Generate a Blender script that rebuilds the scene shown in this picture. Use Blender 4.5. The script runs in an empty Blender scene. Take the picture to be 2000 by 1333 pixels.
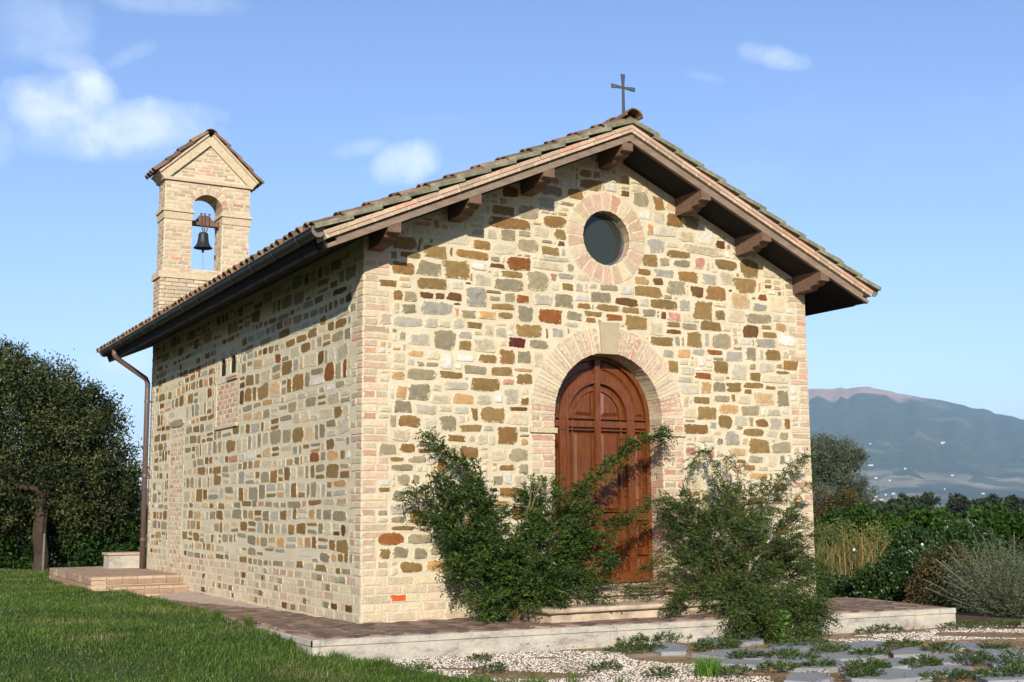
import bpy, bmesh, math, random
import numpy as np
from mathutils import Vector, Matrix
R = math.radians
rng = np.random.default_rng(7)
SC = bpy.context.scene
COL = SC.collection

# ------------------------------------------------------------------ camera
CAM = np.array([-4.9653, -12.1449, 1.1678])
YAW, PITCH, ROLL, FPX = 0.5108, 0.1373, -0.0068, 2380.0
_F = np.array([math.sin(YAW)*math.cos(PITCH), math.cos(YAW)*math.cos(PITCH), math.sin(PITCH)])
_R = np.array([math.cos(YAW), -math.sin(YAW), 0.0]); _U = np.cross(_R, _F)
_R2 = _R*math.cos(ROLL)+_U*math.sin(ROLL); _U2 = _U*math.cos(ROLL)-_R*math.sin(ROLL)
cd = bpy.data.cameras.new('camera'); cam = bpy.data.objects.new('camera', cd); COL.objects.link(cam)
cd.sensor_width = 36.0; cd.lens = FPX/2000*36; cd.clip_start = .1; cd.clip_end = 60000
cam.matrix_world = Matrix(((_R2[0], _U2[0], -_F[0], CAM[0]), (_R2[1], _U2[1], -_F[1], CAM[1]),
                           (_R2[2], _U2[2], -_F[2], CAM[2]), (0, 0, 0, 1)))
SC.camera = cam

def ray(u, v): return _F + _R2*(u-1000)/FPX - _U2*(v-666.5)/FPX
def on(axis, val, u, v):
    d = ray(u, v); return CAM + d*(val-CAM[axis])/d[axis]
def proj(P):
    P = np.atleast_2d(P)-CAM; d = P@_F
    return np.stack([1000+FPX*(P@_R2)/d, 666.5-FPX*(P@_U2)/d, d], 1)

# ------------------------------------------------------------------ sky, sun, exposure
SUN_AZ, SUN_EL = 210.5, 21.5
wd = bpy.data.worlds.new('World'); SC.world = wd; wd.use_nodes = True
nt = wd.node_tree; nt.nodes.clear()
def wn(t, **k):
    n = nt.nodes.new(t)
    for a, b in k.items(): setattr(n, a, b)
    return n
sky = wn('ShaderNodeTexSky', sky_type='NISHITA', sun_disc=False)
sky.sun_elevation = R(SUN_EL); sky.sun_rotation = R(SUN_AZ)
sky.air_density = 1.0; sky.dust_density = 0.2; sky.ozone_density = 3.8; sky.altitude = 200
bg = wn('ShaderNodeBackground'); bg.inputs['Strength'].default_value = 0.110
out = wn('ShaderNodeOutputWorld')
tc = wn('ShaderNodeTexCoord')
nz = wn('ShaderNodeTexNoise'); nz.inputs['Scale'].default_value = 10; nz.inputs['Detail'].default_value = 7; nz.inputs['Roughness'].default_value = .58
nt.links.new(tc.outputs['Generated'], nz.inputs['Vector'])
def m(op, a, b=None, c=None, clamp=False):
    n = wn('ShaderNodeMath', operation=op); n.use_clamp = clamp
    for i, x in enumerate((a, b, c)):
        if x is None: continue
        if isinstance(x, (int, float)): n.inputs[i].default_value = x
        else: nt.links.new(x, n.inputs[i])
    return n.outputs[0]
def dotn(v):
    n = wn('ShaderNodeVectorMath', operation='DOT_PRODUCT'); nt.links.new(tc.outputs['Generated'], n.inputs[0]); n.inputs[1].default_value = v
    return n.outputs['Value']
noise = nz.outputs['Fac']
nzb = wn('ShaderNodeTexNoise'); nzb.inputs['Scale'].default_value = 26; nzb.inputs['Detail'].default_value = 6; nzb.inputs['Roughness'].default_value = .6
nt.links.new(tc.outputs['Generated'], nzb.inputs['Vector']); noise_b = nzb.outputs['Fac']
def cloud(u, v, ru, rv, tilt=0.0, amt=.8, hard=1.0):
    """a cloud hung in the sky dome: centre direction, half-widths (given in px of the photograph ~ angle)"""
    d = ray(u, v); d = d/np.linalg.norm(d)
    h = np.cross(d, (0, 0, 1)); h /= np.linalg.norm(h); up = np.cross(h, d)
    t = R(tilt); a = h*math.cos(t)+up*math.sin(t); b = up*math.cos(t)-h*math.sin(t)
    x = m('MULTIPLY', dotn(a), FPX/ru); y = m('MULTIPLY', dotn(b), FPX/rv)
    r2 = m('ADD', m('MULTIPLY', x, x), m('MULTIPLY', y, y))
    front = m('GREATER_THAN', dotn(d), 0)
    edge_ = m('MULTIPLY', m('SUBTRACT', noise_b, .5), 2.6*hard)
    base = m('MULTIPLY', m('SUBTRACT', m('ADD', edge_, 1.05), r2), .95, clamp=True)
    tex = m('MULTIPLY', m('SUBTRACT', noise, .24), 2.2, clamp=True)
    f = m('MULTIPLY', m('MULTIPLY', base, tex), front)
    return m('MULTIPLY', f, amt)
cl = [cloud(120, 215, 110, 80, 5, .95, .9), cloud(170, 180, 60, 48, 0, 1.0, .8), cloud(265, 250, 165, 55, 10, 1.0, 1.0), cloud(370, 258, 70, 26, 5, .45, .8), cloud(190, 275, 230, 40, 3, .4, .6), cloud(60, 55, 130, 75, 10, .5, .9), cloud(110, 110, 110, 30, -15, .4, .8), cloud(330, 0, 150, 30, 0, .3, .8),
      cloud(790, 320, 85, 42, 14, .7, .8), cloud(700, 290, 60, 20, 10, .3, .8), cloud(1510, 112, 75, 24, -18, .5, .9), cloud(1370, 150, 50, 10, -14, .2, .8), cloud(-10, 275, 45, 50, 0, .6), cloud(250, 110, 55, 18, 30, .3),
      cloud(1990, 795, 60, 22, -10, .4), cloud(255, 705, 70, 30, 5, .55, .7)]
acc = cl[0]
for c_ in cl[1:]: acc = m('MAXIMUM', acc, c_)
# thin wisps over the whole dome
nz2 = wn('ShaderNodeTexNoise'); nz2.inputs['Scale'].default_value = 3.2; nz2.inputs['Detail'].default_value = 8
mp = wn('ShaderNodeMapping'); mp.inputs['Scale'].default_value = (1, 1, 2.6); mp.inputs['Location'].default_value = (3.1, .7, 1.9)
nt.links.new(tc.outputs['Generated'], mp.inputs['Vector']); nt.links.new(mp.outputs['Vector'], nz2.inputs['Vector'])
wisp = m('MULTIPLY', m('MULTIPLY', m('SUBTRACT', nz2.outputs['Fac'], .56), 3.0, clamp=True), .16)
acc = m('MAXIMUM', acc, wisp)
mx = wn('ShaderNodeMixRGB'); mx.inputs['Color2'].default_value = (6.6, 7.0, 7.8, 1)
nt.links.new(acc, mx.inputs['Fac'])
wb = wn('ShaderNodeMixRGB', blend_type='MULTIPLY'); wb.inputs['Fac'].default_value = 1; wb.inputs['Color2'].default_value = (1.03, .95, 1.02, 1)
nt.links.new(sky.outputs['Color'], wb.inputs['Color1']); nt.links.new(wb.outputs['Color'], mx.inputs['Color1'])
nt.links.new(mx.outputs['Color'], bg.inputs['Color']); nt.links.new(bg.outputs['Background'], out.inputs['Surface'])

sl = bpy.data.lights.new('sun', 'SUN'); sl.energy = 4.6; sl.angle = R(.53); sl.color = (1.0, .94, .84)
so = bpy.data.objects.new('sun', sl); COL.objects.link(so)
sd = Vector((-math.sin(R(SUN_AZ))*math.cos(R(SUN_EL)), -math.cos(R(SUN_AZ))*math.cos(R(SUN_EL)), -math.sin(R(SUN_EL))))
so.rotation_euler = sd.to_track_quat('-Z', 'Y').to_euler(); so.location = (-20, -30, 20)
SC.view_settings.view_transform = 'Standard'; SC.view_settings.look = 'None'
SC.view_settings.exposure = 0.78; SC.view_settings.gamma = 1; SC.view_settings.use_curve_mapping = False
SC.render.engine = 'CYCLES'
SC.cycles.use_denoising = True
SC.cycles.max_bounces = 6; SC.cycles.diffuse_bounces = 3; SC.cycles.glossy_bounces = 2; SC.cycles.transmission_bounces = 4
SC.cycles.transparent_max_bounces = 4; SC.cycles.volume_bounces = 0

# ------------------------------------------------------------------ materials
def lin(c):
    r = []
    for x in c:
        x = x/255
        r.append(x/12.92 if x <= .04045 else ((x+.055)/1.055)**2.4)
    return np.array(r)
def alb(*c, k=1.45): return tuple(lin(c)/k)
MATS = {}
class NT:
    def __init__(s, name):
        s.mat = bpy.data.materials.new(name); s.mat.use_nodes = True; s.t = s.mat.node_tree; s.t.nodes.clear(); MATS[name] = s.mat
        s.out = s.n('ShaderNodeOutputMaterial'); s.geo = None
    def n(s, t, **k):
        q = s.t.nodes.new(t)
        for a, b in k.items(): setattr(q, a, b)
        return q
    def l(s, a, b): s.t.links.new(a, b)
    def pos(s):
        if s.geo is None: s.geo = s.n('ShaderNodeNewGeometry')
        return s.geo.outputs['Position']
    def noise(s, scale, detail=4, rough=.55, vec=None, stretch=None):
        q = s.n('ShaderNodeTexNoise'); q.inputs['Scale'].default_value = scale; q.inputs['Detail'].default_value = detail; q.inputs['Roughness'].default_value = rough
        v = vec if vec is not None else s.pos()
        if stretch:
            mp_ = s.n('ShaderNodeMapping'); mp_.inputs['Scale'].default_value = stretch; s.l(v, mp_.inputs['Vector']); v = mp_.outputs['Vector']
        s.l(v, q.inputs['Vector']); return q.outputs['Fac']
    def attr(s, name):
        q = s.n('ShaderNodeAttribute'); q.attribute_name = name; return q.outputs['Fac']
    def math(s, op, a, b=None, c=None, clamp=False):
        q = s.n('ShaderNodeMath', operation=op); q.use_clamp = clamp
        for i, x in enumerate((a, b, c)):
            if x is None: continue
            if isinstance(x, (int, float)): q.inputs[i].default_value = x
            else: s.l(x, q.inputs[i])
        return q.outputs[0]
    def ramp(s, fac, stops):
        q = s.n('ShaderNodeValToRGB'); e = q.color_ramp.elements
        while len(e) < len(stops): e.new(.5)
        for el, (p_, c_) in zip(e, stops):
            el.position = p_; el.color = (*c_, 1) if len(c_) == 3 else c_
        s.l(fac, q.inputs['Fac']); return q.outputs['Color']
    def mix(s, fac, a, b, mode='MIX'):
        q = s.n('ShaderNodeMixRGB', blend_type=mode)
        for i, x in zip(('Fac', 'Color1', 'Color2'), (fac, a, b)):
            if isinstance(x, (int, float)): q.inputs[i].default_value = x
            elif isinstance(x, (tuple, list)): q.inputs[i].default_value = (*x[:3], 1)
            else: s.l(x, q.inputs[i])
        return q.outputs['Color']
    def bsdf(s, col, rough=.85, bump=None, bstr=.4, bdist=.01, spec=.3, metal=0, trans=0, coat=0):
        q = s.n('ShaderNodeBsdfPrincipled')
        if isinstance(col, (tuple, list)): q.inputs['Base Color'].default_value = (*col[:3], 1)
        else: s.l(col, q.inputs['Base Color'])
        if isinstance(rough, (int, float)): q.inputs['Roughness'].default_value = rough
        else: s.l(rough, q.inputs['Roughness'])
        q.inputs['Specular IOR Level'].default_value = spec; q.inputs['Metallic'].default_value = metal
        if coat: q.inputs['Coat Weight'].default_value = coat
        if bump is not None:
            b = s.n('ShaderNodeBump'); b.inputs['Strength'].default_value = bstr; b.inputs['Distance'].default_value = bdist
            s.l(bump, b.inputs['Height']); s.l(b.outputs['Normal'], q.inputs['Normal'])
        sh = q.outputs['BSDF']
        if trans:
            tr = s.n('ShaderNodeBsdfTranslucent')
            if isinstance(col, (tuple, list)): tr.inputs['Color'].default_value = (*col[:3], 1)
            else: s.l(col, tr.inputs['Color'])
            mxs = s.n('ShaderNodeMixShader'); mxs.inputs['Fac'].default_value = trans
            s.l(sh, mxs.inputs[1]); s.l(tr.outputs['BSDF'], mxs.inputs[2]); sh = mxs.outputs['Shader']
        s.l(sh, s.out.inputs['Surface']); return s.mat

MORT = alb(242, 228, 196)
MORT2 = alb(230, 211, 172)
def mat_mortar():
    t = NT('mortar')
    c = t.ramp(t.noise(5, 6, .65), [(.3, MORT2), (.6, MORT), (.85, alb(246, 236, 212))])
    c = t.mix(t.math('MULTIPLY', t.math('SUBTRACT', t.noise(60, 4), .55), 1.6, clamp=True), c, alb(205, 180, 135))
    c = t.mix(1.0, c, t.ramp(t.noise(.9, 5, .6), [(.3, (.92, .91, .88)), (.5, (1, 1, 1)), (.75, (1.06, 1.05, 1.03))]), 'MULTIPLY')
    return t.bsdf(c, .95, t.noise(55, 6, .75), .9, .02)
def mat_stone(name, col, smear=.5, var=.22):
    t = NT(name)
    a = np.array(alb(*col))
    n1 = t.noise(16, 5, .62); n2 = t.noise(75, 5, .6)
    c = t.ramp(n1, [(.25, tuple(a*(1-var))), (.5, tuple(a)), (.78, tuple(np.minimum(a*(1+var*1.2)+.012, .8)))])
    c = t.mix(t.math('MULTIPLY', t.math('SUBTRACT', n2, .5), 1.2, clamp=True), c, tuple(a*.55))
    tint = t.attr('tint')
    c = t.mix(1.0, c, t.mix(tint, (.82, .82, .83), (1.18, 1.17, 1.15)), 'MULTIPLY')
    # lime mortar smeared over the arrises
    e = t.math('ADD', t.math('MULTIPLY', t.attr('edge'), 1.0), t.math('MULTIPLY', t.math('SUBTRACT', t.noise(24, 6, .72), .5), 3.4))
    f = t.math('MULTIPLY', t.math('SUBTRACT', e, 1-smear), 5.0, clamp=True)
    c = t.mix(f, c, t.mix(n1, MORT2, MORT))
    return t.bsdf(c, .92, t.math('ADD', n2, t.math('MULTIPLY', n1, .8)), .9 if smear > .5 else .7, .02 if smear > .5 else .013, spec=.15)
def build_materials():
    mat_mortar()
    for k, c, sm in (('o', (146, 119, 74), .28), ('b', (148, 112, 66), .28), ('k', (110, 80, 50), .2), ('g', (158, 145, 116), .34), ('s', (174, 167, 150), .42),
                     ('r', (146, 90, 48), .26), ('t', (200, 158, 108), .42), ('m', (98, 46, 40), .15), ('p', (222, 203, 166), .75), ('w', (238, 232, 218), .7),
                     ('n', (200, 146, 124), .42), ('y', (210, 198, 172), .58), ('c', (226, 188, 140), .6)):
        mat_stone('stone_'+k, c, sm)
    for k, c, sm in (('1', (228, 204, 172), .56), ('2', (226, 190, 164), .52), ('3', (214, 164, 138), .46), ('4', (232, 212, 174), .58), ('5', (204, 176, 146), .48), ('6', (206, 96, 52), .22)):
        mat_stone('brick_'+k, c, sm, .14)
build_materials()
STONE = {k: MATS['stone_'+k] for k in 'obkgsrtmpwnyc'}
BRICK = {k: MATS['brick_'+k] for k in '123456'}

def simple(name, col, rough=.8, nscale=8, var=.25, bump=40, bstr=.4, bdist=.006, stretch=None, spec=.3, metal=0, coat=0, dark=None):
    t = NT(name); a = np.array(col)
    n = t.noise(nscale, 6, .6, stretch=stretch)
    c = t.ramp(n, [(.25, tuple(np.array(dark) if dark is not None else a*(1-var))), (.55, tuple(a)), (.8, tuple(a*(1+var)))])
    return t.bsdf(c, rough, t.noise(bump, 4, .6, stretch=stretch), bstr, bdist, spec=spec, metal=metal, coat=coat)
simple('timber', alb(128, 100, 80), .85, 6, .4, 60, .5, .006, (1, 3, 3))
simple('rake_timber', alb(150, 128, 108), .85, 6, .35, 60, .5, .006, (1, 3, 3))
simple('void', (.012, .011, .009), .9)
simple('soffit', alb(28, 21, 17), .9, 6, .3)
simple('gutter_metal', (.012, .015, .013), .6, 10, .3, spec=.5)
simple('pipe_metal', (.11, .072, .055), .45, 10, .2, spec=.5)
simple('cap_metal', (.16, .13, .12), .6, 10, .2)
simple('iron', (.09, .1, .105), .55, 20, .3, metal=.4)
simple('bronze', (.035, .04, .04), .5, 20, .3, metal=.5)
simple('rusty_iron', (.13, .06, .04), .8, 20, .4)
simple('step_stone', alb(214, 190, 160), .9, 4, .28, 50, .6, .01, dark=alb(150, 130, 112))
simple('side_brick', alb(176, 142, 116), .9, 5, .25, 50, .6, .01)
simple('flagstone', alb(160, 159, 156), .85, 3, .2, 40, .5, .01)
simple('bark', alb(80, 66, 52), .95, 7, .4, 30, 1, .03)
simple('stem', alb(118, 104, 62), .9, 7, .3)
simple('weathered_post', alb(130, 125, 110), .9, 8, .3)
simple('white_petal', (.75, .75, .7), .7)
simple('dark_timber', alb(84, 68, 54), .9, 8, .3)
simple('house_wall', (.52, .49, .43), .9)
simple('house_roof', (.42, .2, .12), .9)
simple('keystone', alb(192, 174, 140), .9, 12, .1, 80, .5, .006)
t = NT('glass'); t.bsdf(tuple(lin((60, 64, 52))*.55), .12, spec=.5)
t = NT('tile')
tn = t.noise(6, 6, .7)
c = t.ramp(tn, [(.28, alb(88, 72, 56)), (.45, alb(138, 112, 90)), (.6, alb(160, 130, 104)), (.8, alb(138, 130, 110))])
c = t.mix(t.math('MULTIPLY', t.math('SUBTRACT', t.noise(14, 6, .7), .52), 5, clamp=True), c, alb(120, 112, 84))
c = t.mix(t.math('MULTIPLY', t.math('SUBTRACT', t.noise(9, 5, .7, stretch=(1, 1.3, 1)), .6), 6, clamp=True), c, alb(176, 138, 60))
c = t.mix(1.0, c, t.mix(t.attr('tint'), (.6, .58, .58), (1.35, 1.2, 1.1)), 'MULTIPLY')
t.bsdf(c, .95, t.noise(60, 5, .7), .8, .01)
t = NT('verge_tile')
c = t.ramp(t.noise(12, 6, .7), [(.3, alb(108, 106, 86)), (.55, alb(150, 146, 120)), (.75, alb(188, 176, 146))])
t.bsdf(c, .95, t.noise(60, 5, .7), .8, .008)
t = NT('plinth_plaster')
c = t.ramp(t.noise(3.5, 7, .7, stretch=(1, 1, 2.4)), [(.3, alb(150, 138, 122)), (.47, alb(196, 188, 172)), (.62, alb(216, 204, 182)), (.8, alb(236, 222, 196))])
c = t.mix(t.math('MULTIPLY', t.math('SUBTRACT', t.noise(2.2, 6, .75, stretch=(3, 3, .6)), .56), 5, clamp=True), c, alb(140, 128, 114))
t.bsdf(c, .95, t.noise(40, 5, .7), .9, .015)
t = NT('paving')
c = t.ramp(t.noise(5, 4), [(.3, alb(118, 98, 84)), (.55, alb(150, 126, 108)), (.8, alb(182, 156, 132))])
c = t.mix(1.0, c, t.mix(t.attr('tint'), (.6, .58, .56), (1.3, 1.22, 1.14)), 'MULTIPLY')
t.bsdf(c, .9, t.noise(60, 4), .6, .006)
t = NT('paving_joint'); t.bsdf(t.ramp(t.noise(10, 5), [(.3, alb(190, 160, 140)), (.7, alb(214, 192, 170))]), .95)
t = NT('door_wood')
g = t.noise(9, 6, .6, stretch=(9, 9, .55)); g2 = t.noise(1.6, 3, .5)
c = t.ramp(g, [(.25, alb(68, 34, 14)), (.5, alb(118, 63, 28)), (.75, alb(152, 88, 42))])
c = t.mix(t.math('MULTIPLY', t.math('SUBTRACT', g2, .5), 1.5, clamp=True), c, alb(92, 44, 18))
t.bsdf(c, .34, g, .15, .003, spec=.45)
t = NT('ground_soil')
n1 = t.noise(1.1, 7, .7); n2 = t.noise(9, 6, .7); n3 = t.noise(.012, 5, .6)
near = t.ramp(n1, [(.32, alb(112, 108, 60)), (.46, alb(158, 128, 88)), (.58, alb(186, 160, 124)), (.72, alb(206, 186, 156))])
near = t.mix(t.math('MULTIPLY', t.math('SUBTRACT', n2, .5), 1.4, clamp=True), near, alb(120, 84, 52))
far = t.ramp(n3, [(.35, alb(60, 84, 32)), (.5, alb(120, 124, 60)), (.62, alb(170, 150, 96)), (.75, alb(80, 96, 42))])
dv = t.n('ShaderNodeVectorMath', operation='LENGTH'); t.l(t.pos(), dv.inputs[0])
c = t.mix(t.math('MULTIPLY', t.math('SUBTRACT', dv.outputs['Value'], 14), .12, clamp=True), near, far)
t.bsdf(c, .95, n2, .8, .02)
t = NT('lawn_soil'); t.bsdf(t.ramp(t.noise(3, 5), [(.35, alb(48, 66, 22)), (.65, alb(84, 92, 40))]), .95)
t = NT('pebble'); t.bsdf(t.mix(t.attr('tint'), alb(206, 180, 150), alb(250, 244, 232)), .85)

def mat_leaf(name, a, b, rough=.5, trans=.25, nscale=2.0, spec=.35, cmix=None):
    t = NT(name)
    c = t.mix(t.attr('tint'), a, b)
    n = t.noise(nscale, 3)
    c = t.mix(1.0, c, t.ramp(n, [(.3, (.7, .74, .7)), (.7, (1.25, 1.2, 1.05))]), 'MULTIPLY')
    if cmix:
        c = t.mix(t.math('MULTIPLY', t.math('SUBTRACT', t.noise(cmix[1], 3), cmix[2]), 6, clamp=True), c, cmix[0])
    return t.bsdf(c, rough, spec=spec, trans=trans)
mat_leaf('leaf_shrub', (.014, .036, .008), (.088, .135, .025), .55, .25, spec=.2)
mat_leaf('leaf_shrub2', (.022, .042, .010), (.105, .14, .034), .55, .25, spec=.2)
mat_leaf('leaf_oak', (.007, .017, .005), (.10, .115, .035), .5, .15, spec=.25)
mat_leaf('leaf_hedge', (.012, .034, .006), (.045, .095, .015), .55, spec=.2)
mat_leaf('leaf_olive', (.05, .064, .036), (.13, .15, .095), .5)
mat_leaf('leaf_vine', (.016, .045, .006), (.055, .11, .014), .6, .25, .6, spec=.15)
mat_leaf('leaf_rose', (.014, .042, .010), (.06, .10, .028), .35)
mat_leaf('leaf_russet', (.03, .045, .012), (.14, .09, .032), .6)
mat_leaf('leaf_lavender', (.05, .075, .032), (.19, .2, .13), .7)
mat_leaf('leaf_dry', (.12, .10, .03), (.38, .26, .115), .7)
mat_leaf('leaf_reed', (.06, .085, .02), (.2, .19, .06), .6)
mat_leaf('grass', (.034, .075, .009), (.115, .175, .025), .5, .3, 1.2, cmix=((.2, .19, .065), .9, .55))
mat_leaf('leaf_litter', (.10, .055, .025), (.36, .22, .11), .8, .1)
mat_leaf('weed', (.03, .06, .012), (.09, .13, .03), .5, .3)
mat_leaf('weed_bright', (.07, .17, .02), (.16, .3, .04), .5, .35)
mat_leaf('leaf_far', (.012, .022, .010), (.04, .055, .022), .7, .1, .05)

# ------------------------------------------------------------------ mesh helpers
def tag(o, label=None, cat=None, group=None, kind=None):
    for k, v in (('label', label), ('category', cat), ('group', group), ('kind', kind)):
        if v: o[k] = v
    return o
def empty(name, loc=(0, 0, 0)):
    o = bpy.data.objects.new(name, None); COL.objects.link(o); o.location = loc; o.empty_display_size = .2; return o
def link(name, me, parent=None, loc=None):
    o = bpy.data.objects.new(name, me); COL.objects.link(o)
    if loc is not None: o.location = loc
    if parent is not None:
        o.parent = parent
        # parents here are never rotated or scaled: keep world coordinates
        w = Vector((0, 0, 0)); q = parent
        while q is not None: w += q.location; q = q.parent
        o.location = Vector(loc or (0, 0, 0)) - w
    return o
class MB:
    def __init__(s): s.v = []; s.f = []; s.mi = []; s.edge = []; s.tint = []; s.smooth = False
    def add(s, verts, faces, mi=0, edge=0.0, tint=.5):
        b = len(s.v); s.v += [tuple(map(float, x)) for x in verts]
        s.f += [tuple(i+b for i in f) for f in faces]; s.mi += [mi]*len(faces)
        n = len(verts)
        s.edge += list(edge) if hasattr(edge, '__len__') else [edge]*n
        s.tint += list(tint) if hasattr(tint, '__len__') else [tint]*n
        return s
    def box(s, a, b, mi=0, tint=.5, ch=0):
        x0, y0, z0 = a; x1, y1, z1 = b
        V = [(x0, y0, z0), (x1, y0, z0), (x1, y1, z0), (x0, y1, z0), (x0, y0, z1), (x1, y0, z1), (x1, y1, z1), (x0, y1, z1)]
        Fc = [(0, 3, 2, 1), (4, 5, 6, 7), (0, 1, 5, 4), (1, 2, 6, 5), (2, 3, 7, 6), (3, 0, 4, 7)]
        return s.add(V, Fc, mi, 0, tint)
    def hexa(s, V, mi=0, tint=.5, edge=0):
        """8 corners: bottom ring 0-3 then top ring 4-7"""
        return s.add(V, [(0, 3, 2, 1), (4, 5, 6, 7), (0, 1, 5, 4), (1, 2, 6, 5), (2, 3, 7, 6), (3, 0, 4, 7)], mi, edge, tint)
    def tube(s, pts, rad, n=8, mi=0, cap=True, tint=.5):
        pts = [np.array(p, float) for p in pts]; rads = rad if hasattr(rad, '__len__') else [rad]*len(pts)
        V = []; Fc = []; prev = None
        for i, p in enumerate(pts):
            d = (pts[min(i+1, len(pts)-1)]-pts[max(i-1, 0)]); d = d/(np.linalg.norm(d)+1e-9)
            a = np.cross(d, (0, 0, 1)) if prev is None else prev-d*np.dot(prev, d)
            if np.linalg.norm(a) < 1e-3: a = np.cross(d, (1, 0, 0))
            a = a/np.linalg.norm(a); prev = a; b = np.cross(d, a)
            for k in range(n):
                w = 2*math.pi*k/n; V.append(p+rads[i]*(a*math.cos(w)+b*math.sin(w)))
        for i in range(len(pts)-1):
            for k in range(n):
                k2 = (k+1) % n; Fc.append((i*n+k, i*n+k2, (i+1)*n+k2, (i+1)*n+k))
        if cap: Fc.append(tuple(range(n-1, -1, -1))); Fc.append(tuple((len(pts)-1)*n+k for k in range(n)))
        return s.add(V, Fc, mi, 0, tint)
    def lathe(s, prof, c, n=20, mi=0):
        V = []; Fc = []
        for r, z in prof:
            for k in range(n):
                w = 2*math.pi*k/n; V.append((c[0]+r*math.cos(w), c[1]+r*math.sin(w), c[2]+z))
        for i in range(len(prof)-1):
            for k in range(n):
                k2 = (k+1) % n; Fc.append((i*n+k, i*n+k2, (i+1)*n+k2, (i+1)*n+k))
        return s.add(V, Fc, mi)
    def mesh(s, name, mats, smooth=False):
        me = bpy.data.meshes.new(name); me.from_pydata(s.v, [], s.f)
        for x in mats: me.materials.append(x)
        if len(mats) > 1: me.polygons.foreach_set('material_index', np.array(s.mi, np.int32))
        for nm, arr in (('edge', s.edge), ('tint', s.tint)):
            a = me.attributes.new(nm, 'FLOAT', 'POINT'); a.data.foreach_set('value', np.array(arr, np.float32))
        if smooth: me.polygons.foreach_set('use_smooth', np.ones(len(me.polygons), bool))
        me.update(); return me
    def build(s, name, mats, parent=None, smooth=False, center=True):
        if not isinstance(mats, (list, tuple)): mats = [mats]
        loc = None
        if center and s.v:
            a = np.array(s.v); c = (a.min(0)+a.max(0))/2; c[2] = a[:, 2].min()
            s.v = [tuple(x) for x in a-c]; loc = tuple(c)
        return link(name, s.mesh(name, mats, smooth), parent, loc)
def np_mesh(name, V, faces_idx, sizes, tint, mat, parent=None, smooth=False):
    """fast mesh from numpy: faces_idx flat loop vertex indices, sizes per face"""
    me = bpy.data.meshes.new(name)
    me.vertices.add(len(V)); me.vertices.foreach_set('co', V.astype(np.float32).ravel())
    me.loops.add(len(faces_idx)); me.loops.foreach_set('vertex_index', faces_idx.astype(np.int32))
    me.polygons.add(len(sizes)); st = np.concatenate([[0], np.cumsum(sizes)[:-1]])
    me.polygons.foreach_set('loop_start', st.astype(np.int32))
    try: me.polygons.foreach_set('loop_total', sizes.astype(np.int32))
    except Exception: pass
    me.materials.append(mat)
    a = me.attributes.new('tint', 'FLOAT', 'POINT'); a.data.foreach_set('value', tint.astype(np.float32))
    me.update(calc_edges=True)
    if smooth: me.polygons.foreach_set('use_smooth', np.ones(len(me.polygons), bool))
    return link(name, me, parent)

# frames: origin, U, V, N(outward)
class Frame:
    def __init__(s, o, u, v, n): s.o, s.u, s.v, s.n = (np.array(x, float) for x in (o, u, v, n)); s.flip = np.dot(np.cross(s.u, s.v), s.n) < 0
    def p(s, u, v, d=0): return s.o+s.u*u+s.v*v+s.n*d
FR = Frame((0, 0, 0), (1, 0, 0), (0, 0, 1), (0, -1, 0))
FL = Frame((0, 0, 0), (0, 1, 0), (0, 0, 1), (-1, 0, 0))
FG = Frame((0, 0, 0), (1, 0, 0), (0, 1, 0), (0, 0, 1))
def piece(mb, fr, poly, d, bev=.008, bulge=.004, back=.012, mi=0, tint=.5, inner=.55, zf=None):
    """one stone / brick: outline poly in the frame's plane, proud by d, arrises eased"""
    P = np.array(poly, float); c = P.mean(0); n = len(P)
    rad = np.linalg.norm(P-c, axis=1)[:, None]
    k1 = np.clip(1-bev/np.maximum(rad, 1e-4)*1.2, .5, .98)
    rings = [(P, -back, 1.0), (P, d-bev*.8, 1.0), (c+(P-c)*k1, d, .62), (c+(P-c)*inner, d+bulge, 0.0)]
    V = []; E = []
    for q, dd, e in rings:
        for (u, v) in q:
            w = fr.p(u, v, dd)
            V.append(w); E.append(e)
    F_ = []
    for r in range(3):
        for i in range(n):
            j = (i+1) % n; f = (r*n+i, r*n+j, (r+1)*n+j, (r+1)*n+i)
            F_.append(f[::-1] if fr.flip else f)
    cap = tuple(3*n+i for i in range(n)); F_.append(cap[::-1] if fr.flip else cap)
    mb.add(V, F_, mi, E, tint)
def stone_poly(cu, cv, w, h, n=14, tilt=None):
    e = rng.uniform(3.2, 7.5); ph = rng.uniform(0, .3)
    a = (np.arange(n)+ph)/n*2*math.pi
    ca, sa = np.cos(a), np.sin(a)
    x = np.sign(ca)*np.abs(ca)**(2/e)*w/2; y = np.sign(sa)*np.abs(sa)**(2/e)*h/2
    k = min(w, h)
    x += rng.normal(0, .045*k, n); y += rng.normal(0, .045*k, n)
    sh = rng.normal(0, .06); tp = rng.normal(0, .09)
    x, y = x*(1+tp*y/h)+sh*y, y*(1+rng.normal(0, .09)*x/w)
    t = rng.normal(0, .02) if tilt is None else tilt
    return np.stack([cu+x*math.cos(t)-y*math.sin(t), cv+x*math.sin(t)+y*math.cos(t)], 1)
def brick_poly(u0, u1, v0, v1, j=.0025):
    um, vm = (u0+u1)/2, (v0+v1)/2
    c = .004
    P = np.array([(u0+c, v0), (um, v0), (u1-c, v0), (u1, vm), (u1-c, v1), (um, v1), (u0+c, v1), (u0, vm)])
    return P+rng.normal(0, j, P.shape)
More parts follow.
